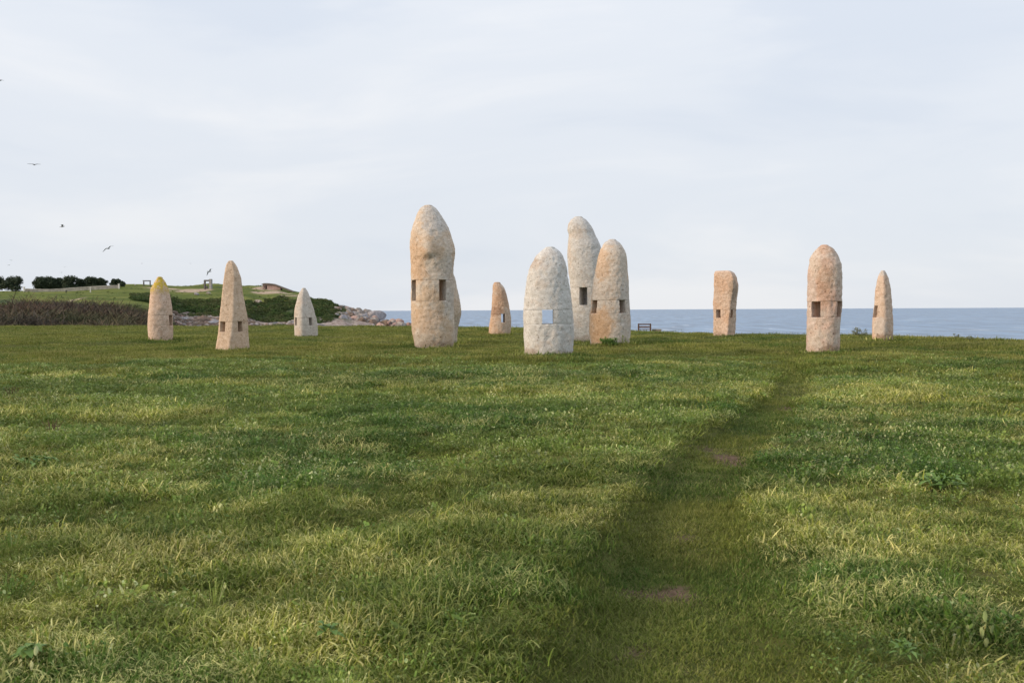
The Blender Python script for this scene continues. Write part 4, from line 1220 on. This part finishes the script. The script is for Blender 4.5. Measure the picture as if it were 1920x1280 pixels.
# ------------------------------------------------------------------ headland: trees
BARK = plain_mat('bark', (0.06, 0.045, 0.035), (0.11, 0.085, 0.065), 4, 0.9, 0.03)
kt = N('dark_foliage'); vt = kt.coord()
MAT_TREE = kt.principled(kt.mix(kt.ramp(kt.noise(vt, 1.3, 4), .35, .65), (0.026, 0.042, 0.024), (0.060, 0.082, 0.042)), 0.6, 0.2)
def tree(label, u0, u1, ytop, ybot, d, seed, group='trees on the headland'):
    r = np.random.default_rng(seed)
    mpx = d / F; uc = (u0 + u1) / 2; x = (uc - 960) / F * d
    zg = float(hz(uc, d)); zt_ = at(uc, ytop, d)[2]; H = zt_ - zg; Wd = (u1 - u0) * mpx
    root = empty('tree', (x, d, zg)); tag(root, label, 'tree', group)
    bm = bmesh.new()
    tr = .045 * H
    add_tube(bm, [(0, 0, -.4), (r.normal(0, .1), r.normal(0, .1), H * .2), (r.normal(0, .25), r.normal(0, .2), H * .42), (r.normal(0, .4), r.normal(0, .3), H * .75)], [tr, tr * .8, tr * .6, tr * .2], 7)
    for _ in range(6):
        a = r.uniform(0, 6.28); L = Wd * r.uniform(.22, .4)
        add_tube(bm, [(0, 0, H * .25), (math.cos(a) * L * .5, math.sin(a) * L * .5, H * .45), (math.cos(a) * L, math.sin(a) * L, H * r.uniform(.55, .8))], [tr * .5, tr * .32, tr * .1], 5)
    bm_obj('trunk', bm, BARK, root, True)
    cs, rs = [], []
    for _ in range(34):
        a = r.uniform(0, 6.28); q = math.sqrt(r.random()); zc = r.uniform(.13, .86)
        wz = max(0.2, 1 - abs((zc - .45) / .62) ** 3.2)
        R_ = r.uniform(.15, .235) * min(Wd, H * 1.2)
        cs.append((math.cos(a) * q * max(0, Wd / 2 * wz - R_ * .8), math.sin(a) * q * Wd * .35 * wz, min(zc * H, H - R_ * .9)))
        rs.append(R_)
    leaf_cloud('crown', cs, rs, 5200, .30, MAT_TREE, root, seed, 0.95, 0.35)
    return root
for i, (u0, u1, yt, d, lab) in enumerate([
        (-34, 14, 518, 462, 'broad dark tree cut by the left edge of the picture'),
        (4, 48, 517, 462, 'broad dark round tree beside the gap, second from the left edge'),
        (66, 92, 519, 462, 'dark tree at the left end of the long tree row'),
        (84, 110, 518, 463, 'dark round tree second from the left in the long tree row'),
        (104, 124, 521, 465, 'lower dark tree third from the left in the long tree row'),
        (117, 150, 516, 461, 'tallest dark tree in the middle of the long tree row'),
        (144, 166, 522, 465, 'dark tree third from the right in the long tree row'),
        (161, 186, 519, 462, 'dark tree second from the right in the long tree row'),
        (180, 202, 521, 463, 'dark spreading tree at the right end of the long tree row'),
        (210, 234, 523, 458, 'small dark tree standing alone right of the tree row')]):
    tree(lab, u0 - 3, u1 + 3, yt - .5, 545, d, 600 + i)

# ------------------------------------------------------------------ headland: wall, frames, bunker, people
WALL = plain_mat('grey_wall_stone', (0.21, 0.21, 0.185), (0.33, 0.32, 0.28), 0.8, 0.95, 0.05)
COPE = plain_mat('pale_wall_coping', (0.38, 0.37, 0.34), (0.50, 0.48, 0.44), 0.8, 0.95, 0.05)
DARKSTONE = plain_mat('dark_frame_stone', (0.085, 0.08, 0.08), (0.155, 0.145, 0.14), 1.2, 0.9, 0.03)
GREYSTONE = plain_mat('grey_frame_stone', (0.22, 0.225, 0.225), (0.32, 0.32, 0.315), 1.2, 0.9, 0.03)
PINKWALL = plain_mat('pink_bunker_wall', (0.34, 0.235, 0.20), (0.45, 0.33, 0.285), 1.0, 0.9, 0.04)
ROOF = plain_mat('dark_bunker_roof', (0.115, 0.095, 0.08), (0.185, 0.155, 0.13), 1.0, 0.9, 0.05)
POST = plain_mat('pale_post', (0.52, 0.51, 0.48), (0.64, 0.62, 0.58), 3, 0.8, 0.01)

def strip_wall(name, label, u0, u1, d, h, th, capped=True):
    us_ = np.linspace(u0, u1, int((u1 - u0) / 4) + 2)
    root = empty(name, hpt((u0 + u1) / 2, d)); tag(root, label, 'wall')
    ox, oy, oz = root.location
    def run(nm, zb_, zt_, t, mat):
        bm = bmesh.new(); prev = None
        for u in us_:
            x, y, z = hpt(u, d)
            zc = float(np.mean([hz(u + q, d) for q in (-12, 0, 12)]))
            vs = [bm.verts.new((x - ox + q[0] * 0, y - oy + q[1], zc - oz + q[2] + .08 * vnoise(u / 3, q[2]))) for q in ((0, -t / 2, zb_), (0, t / 2, zb_), (0, t / 2, zt_), (0, -t / 2, zt_))]
            if prev:
                for j in range(4): bm.faces.new((prev[j], prev[(j + 1) % 4], vs[(j + 1) % 4], vs[j]))
            else: bm.faces.new(vs)
            prev = vs
        bm.faces.new(prev[::-1]); bm_obj(nm, bm, mat, root)
    run('wall_body', -.8, h, th, WALL)
    if capped: run('coping', h + .004, h + .28, th + .25, COPE)
    return root
strip_wall('low_wall', 'long low grey wall in front of the tree row', 48, 226, 447, 1.25, .5)
for (u, lab) in ((47, 'pale gate post at the left end of the long low wall'), (224.5, 'pale post at the right end of the long low wall'), (171, 'slim white post on the lawn in front of the tree row')):
    d = 445 if u != 171 else 418
    bm = bmesh.new(); add_box(bm, (0, 0, .8), (.55 if u != 171 else .3, .5, 2.4), None, .05); add_box(bm, (0, 0, 2.1), (.8 if u != 171 else .5, .7, .22), None, .04)
    o = bm_obj('gate_post', bm, POST, None); o.location = hpt(u, d); tag(o, lab, 'post')

def slab(bm, c, s, rz=0.0, j=.05): add_box(bm, c, s, Matrix.Rotation(rz, 3, 'Z'), .06, j)
dq = 468; q0 = hpt(277, dq)
fr = empty('stone_trilithon', q0, .1); tag(fr, 'small dark three piece stone table on the hilltop, left of the lichened stone', 'stone monument')
hh = at(277, 526.5, dq)[2] - q0[2]
for sx in (-1, 1):
    bm = bmesh.new(); slab(bm, (sx * 1.45, 0, hh / 2 - .3), (.45, .7, hh)); bm_obj('upright', bm, DARKSTONE, fr)
bm = bmesh.new(); slab(bm, (0, 0, hh + .05), (3.6, 1.0, .5)); bm_obj('lintel', bm, DARKSTONE, fr)
dq = 452; q0 = hpt(391, dq)
fr = empty('stone_trilithon', q0, -.15); tag(fr, 'tall square stone frame with a grey right pillar on the hill, behind the ridged stone', 'stone monument')
hh = at(391, 524.5, dq)[2] - q0[2]
bm = bmesh.new(); slab(bm, (-1.45, 0, hh / 2 - .5), (.65, .9, hh + .9)); bm_obj('upright', bm, DARKSTONE, fr)
bm = bmesh.new(); slab(bm, (1.35, .1, hh / 2 - .3), (1.2, 1.0, hh + 1.3)); bm_obj('upright', bm, GREYSTONE, fr)
bm = bmesh.new(); slab(bm, (-.25, 0, hh - .35), (2.1, .85, .7)); bm_obj('lintel', bm, DARKSTONE, fr)
bm = bmesh.new(); slab(bm, (.35, .1, hh * .55), (.75, .5, .55)); bm_obj('cross_piece', bm, DARKSTONE, fr)
bm = bmesh.new(); slab(bm, (-.7, .2, .5), (1.0, .7, 1.6)); bm_obj('foot_stone', bm, DARKSTONE, fr)

dq = 462; q0 = hpt(500, dq)
bk = empty('bunker', (q0[0], q0[1], q0[2] - .2)); tag(bk, 'low pink walled bunker with a dark sloping roof on the hill', 'building')
hh = at(500, 535, dq)[2] - q0[2] + .2; hh = max(hh, 2.4)
def prism(nm, pts, y0, y1, mat):
    bm = bmesh.new(); a_ = [bm.verts.new((p[0], y0, p[1])) for p in pts]; b_ = [bm.verts.new((p[0], y1, p[1])) for p in pts]
    bm.faces.new(a_); bm.faces.new(b_[::-1])
    for j in range(len(pts)): bm.faces.new((a_[j], b_[j], b_[(j + 1) % len(pts)], a_[(j + 1) % len(pts)]))
    return bm_obj(nm, bm, mat, bk)
prism('wall', [(-1.6, -1), (-.45, -1), (-.45, hh), (-1.6, hh)], 0, 4, PINKWALL)
prism('wall', [(.45, -1), (6.6, -1.6), (6.6, hh - 1.55), (3.0, hh - .15), (.45, hh)], 0, 4, PINKWALL)
prism('door_lintel', [(-.446, 1.95), (.446, 1.95), (.446, hh), (-.446, hh)], .02, .5, PINKWALL)
prism('door_recess', [(-.446, -1), (.446, -1), (.446, 1.946), (-.446, 1.946)], .9, 1.1, ROOF)
prism('roof', [(-2.4, hh + .02), (3.0, hh - .1), (12.5, hh - 3.6), (12.5, hh - 3.1), (3.2, hh + .45), (1.0, hh + .7), (-1.0, hh + .7)], -.6, 4.6, ROOF)

CLOTH = plain_mat('dark_clothes', (0.03, 0.03, 0.035), (0.055, 0.052, 0.055), 6, 0.9, 0.005)
SKIN = plain_mat('skin', (0.42, 0.27, 0.20), (0.48, 0.32, 0.24), 6, 0.6, 0.002)
def person(label, u, d, rz, stride=.22, dz=0.0):
    root = empty('person', hpt(u, d, dz), rz); tag(root, label, 'person', 'people walking on the headland')
    J = {'pel': (0, 0, .95, .15), 'chest': (0, 0, 1.32, .17), 'neck': (0, 0, 1.5, .06), 'head': (0, .02, 1.66, .10), 'top': (0, .01, 1.74, .07),
         'lh': (.09, 0, .9, .10), 'lk': (.10, stride * .6, .5, .07), 'la': (.10, stride, .08, .05), 'lt': (.10, stride + .15, .04, .045),
         'rh': (-.09, 0, .9, .10), 'rk': (-.10, -stride * .2, .5, .07), 'ra': (-.10, -stride, .09, .05), 'rt': (-.10, -stride + .15, .05, .045),
         'ls': (.19, 0, 1.42, .07), 'le': (.25, -.06, 1.14, .055), 'lw': (.25, .06, .90, .04), 'lf': (.25, .08, .80, .035),
         'rs': (-.19, 0, 1.42, .07), 're': (-.25, .04, 1.14, .055), 'rw': (-.24, .16, .92, .04), 'rf': (-.24, .19, .83, .035)}
    E = [('pel', 'chest'), ('chest', 'neck'), ('neck', 'head'), ('head', 'top'), ('pel', 'lh'), ('lh', 'lk'), ('lk', 'la'), ('la', 'lt'), ('pel', 'rh'), ('rh', 'rk'), ('rk', 'ra'), ('ra', 'rt'),
         ('chest', 'ls'), ('ls', 'le'), ('le', 'lw'), ('lw', 'lf'), ('chest', 'rs'), ('rs', 're'), ('re', 'rw'), ('rw', 'rf')]
    ks = list(J); me = bpy.data.meshes.new('body')
    me.from_pydata([J[q][:3] for q in ks], [(ks.index(a), ks.index(b)) for a, b in E], [])
    o = bpy.data.objects.new('body', me); C.objects.link(o); o.parent = root
    sk = o.modifiers.new('skin', 'SKIN'); sk.use_smooth_shade = True
    lay = me.skin_vertices[0].data if len(me.skin_vertices) else None
    if lay is None:
        bm = bmesh.new(); bm.from_mesh(me); bm.verts.layers.skin.verify(); bm.to_mesh(me); bm.free(); lay = me.skin_vertices[0].data
    for i, q in enumerate(ks):
        lay[i].radius = (J[q][3], J[q][3]); lay[i].use_root = (i == 0)
    o.modifiers.new('sub', 'SUBSURF').levels = 1
    me.materials.append(CLOTH)
    bm = bmesh.new(); bmesh.ops.create_icosphere(bm, subdivisions=2, radius=.118, matrix=Matrix.Translation((0, -.01, 1.70)) @ Matrix.Diagonal((.95, 1.05, 1.0, 1)))
    bmesh.ops.delete(bm, geom=[v for v in bm.verts if v.co.z < 1.64], context='VERTS')
    bm_obj('hair', bm, CLOTH, root, True)
    return root
person('dark clothed person walking on the far lawn before the tree row', 125.5, 405, 1.2, .25)
person('dark clothed person standing at the bunker door', 496.5, 459, .3, .08, .1)
person('dark clothed person standing below the square stone frame', 386.5, 446, -.5, .1)

# ------------------------------------------------------------------ gulls
GULL_W = plain_mat('gull_grey_wing', (0.20, 0.21, 0.22), (0.30, 0.31, 0.32), 12, 0.7, 0.003)
GULL_B = plain_mat('gull_pale_body', (0.34, 0.34, 0.35), (0.48, 0.48, 0.48), 12, 0.7, 0.003)
def gull(label, px, py, d, span, yaw, roll, pitch, flap, bend):
    """yaw 0 flies towards the viewer's right; flap lifts the inner wing, bend drops the outer wing"""
    p = at(px, py, d)
    root = empty('gull', tuple(p)); root.rotation_euler = (rad(roll), rad(pitch), rad(yaw)); tag(root, label, 'gull', 'gulls in flight')
    s = span / 1.3
    bm = bmesh.new()
    add_tube(bm, [(-.30 * s, 0, 0), (-.20 * s, 0, .0), (-.05 * s, 0, 0), (.10 * s, 0, .01 * s), (.19 * s, 0, .025 * s), (.25 * s, 0, .02 * s), (.30 * s, 0, .012 * s)], [.012 * s, .04 * s, .068 * s, .062 * s, .042 * s, .034 * s, .006 * s], 8)
    add_box(bm, (-.33 * s, 0, 0), (.13 * s, .11 * s, .012 * s), None, .003)
    bm_obj('body', bm, GULL_B, root, True, 60)
    for sd in (1, -1):
        f1 = rad(flap if sd > 0 else flap * .8); f2 = f1 - rad(bend)
        inner, outer = .28 * s, .40 * s
        y1, z1 = .03 * s + inner * math.cos(f1), .03 * s + inner * math.sin(f1)
        y2, z2 = y1 + outer * math.cos(f2), z1 + outer * math.sin(f2)
        st = [(.03 * s, .03 * s, .11 * s, -.09 * s), (y1 * .55, z1 * .6, .12 * s, -.085 * s), (y1, z1, .13 * s, -.06 * s), ((y1 + y2) / 2, (z1 + z2) / 2, .07 * s, -.075 * s), (y2, z2, -.06 * s, -.10 * s)]
        bm = bmesh.new(); prev = None
        for (yy, z_, xa, xb) in st:
            vs = [bm.verts.new((xa, sd * yy, z_)), bm.verts.new(((xa + xb) * .5 + .03 * s, sd * yy, z_ + .016 * s)), bm.verts.new((xb, sd * yy, z_)), bm.verts.new(((xa + xb) * .5 + .03 * s, sd * yy, z_ - .008 * s))]
            if prev:
                for j in range(4): bm.faces.new((prev[j], prev[(j + 1) % 4], vs[(j + 1) % 4], vs[j]))
            else: bm.faces.new(vs)
            prev = vs
        bm.faces.new(prev[::-1]); bm_obj('wing', bm, GULL_W, root, True, 60)
    return root
gull('gull with level wings, highest one fully in view', 64, 309, 108, 1.3, 95, 0, 5, 12, 14)
gull('gull cut by the left edge of the picture high in the sky', -2, 151, 100, 1.3, 70, 8, 0, 10, 16)
gull('gull with raised wings gliding below the highest one', 117, 425, 118, 1.25, 15, 0, -8, 58, 55)
gull('gull banking with bent wings above the tree row', 203, 466, 100, 1.3, 80, -28, 0, 20, 42)
gull('gull turning with drooped wing above the square stone frame', 393, 509, 112, 1.25, 60, -42, 0, 25, 62)
gull('tiny distant gull, upper of the pair above the leftmost trees', 21, 488, 330, 1.3, 80, 10, 0, 14, 20)
gull('tiny distant gull, lower of the pair above the leftmost trees', 17, 497, 330, 1.3, 75, -8, 0, 14, 20)
gull('tiny distant gull, upper of the pair above the long tree row', 122, 501, 330, 1.3, 100, 6, 0, 16, 18)
gull('tiny distant gull, lower of the pair above the long tree row', 115, 511, 330, 1.3, 85, -6, 0, 14, 20)
gull('tiny pale distant gull left above the lichened stone', 266, 494, 430, 1.2, 30, 0, 0, 30, 30)
gull('tiny distant gull between the lichened stone and the ridged stone', 357, 494, 430, 1.2, 50, 0, 0, 20, 20)
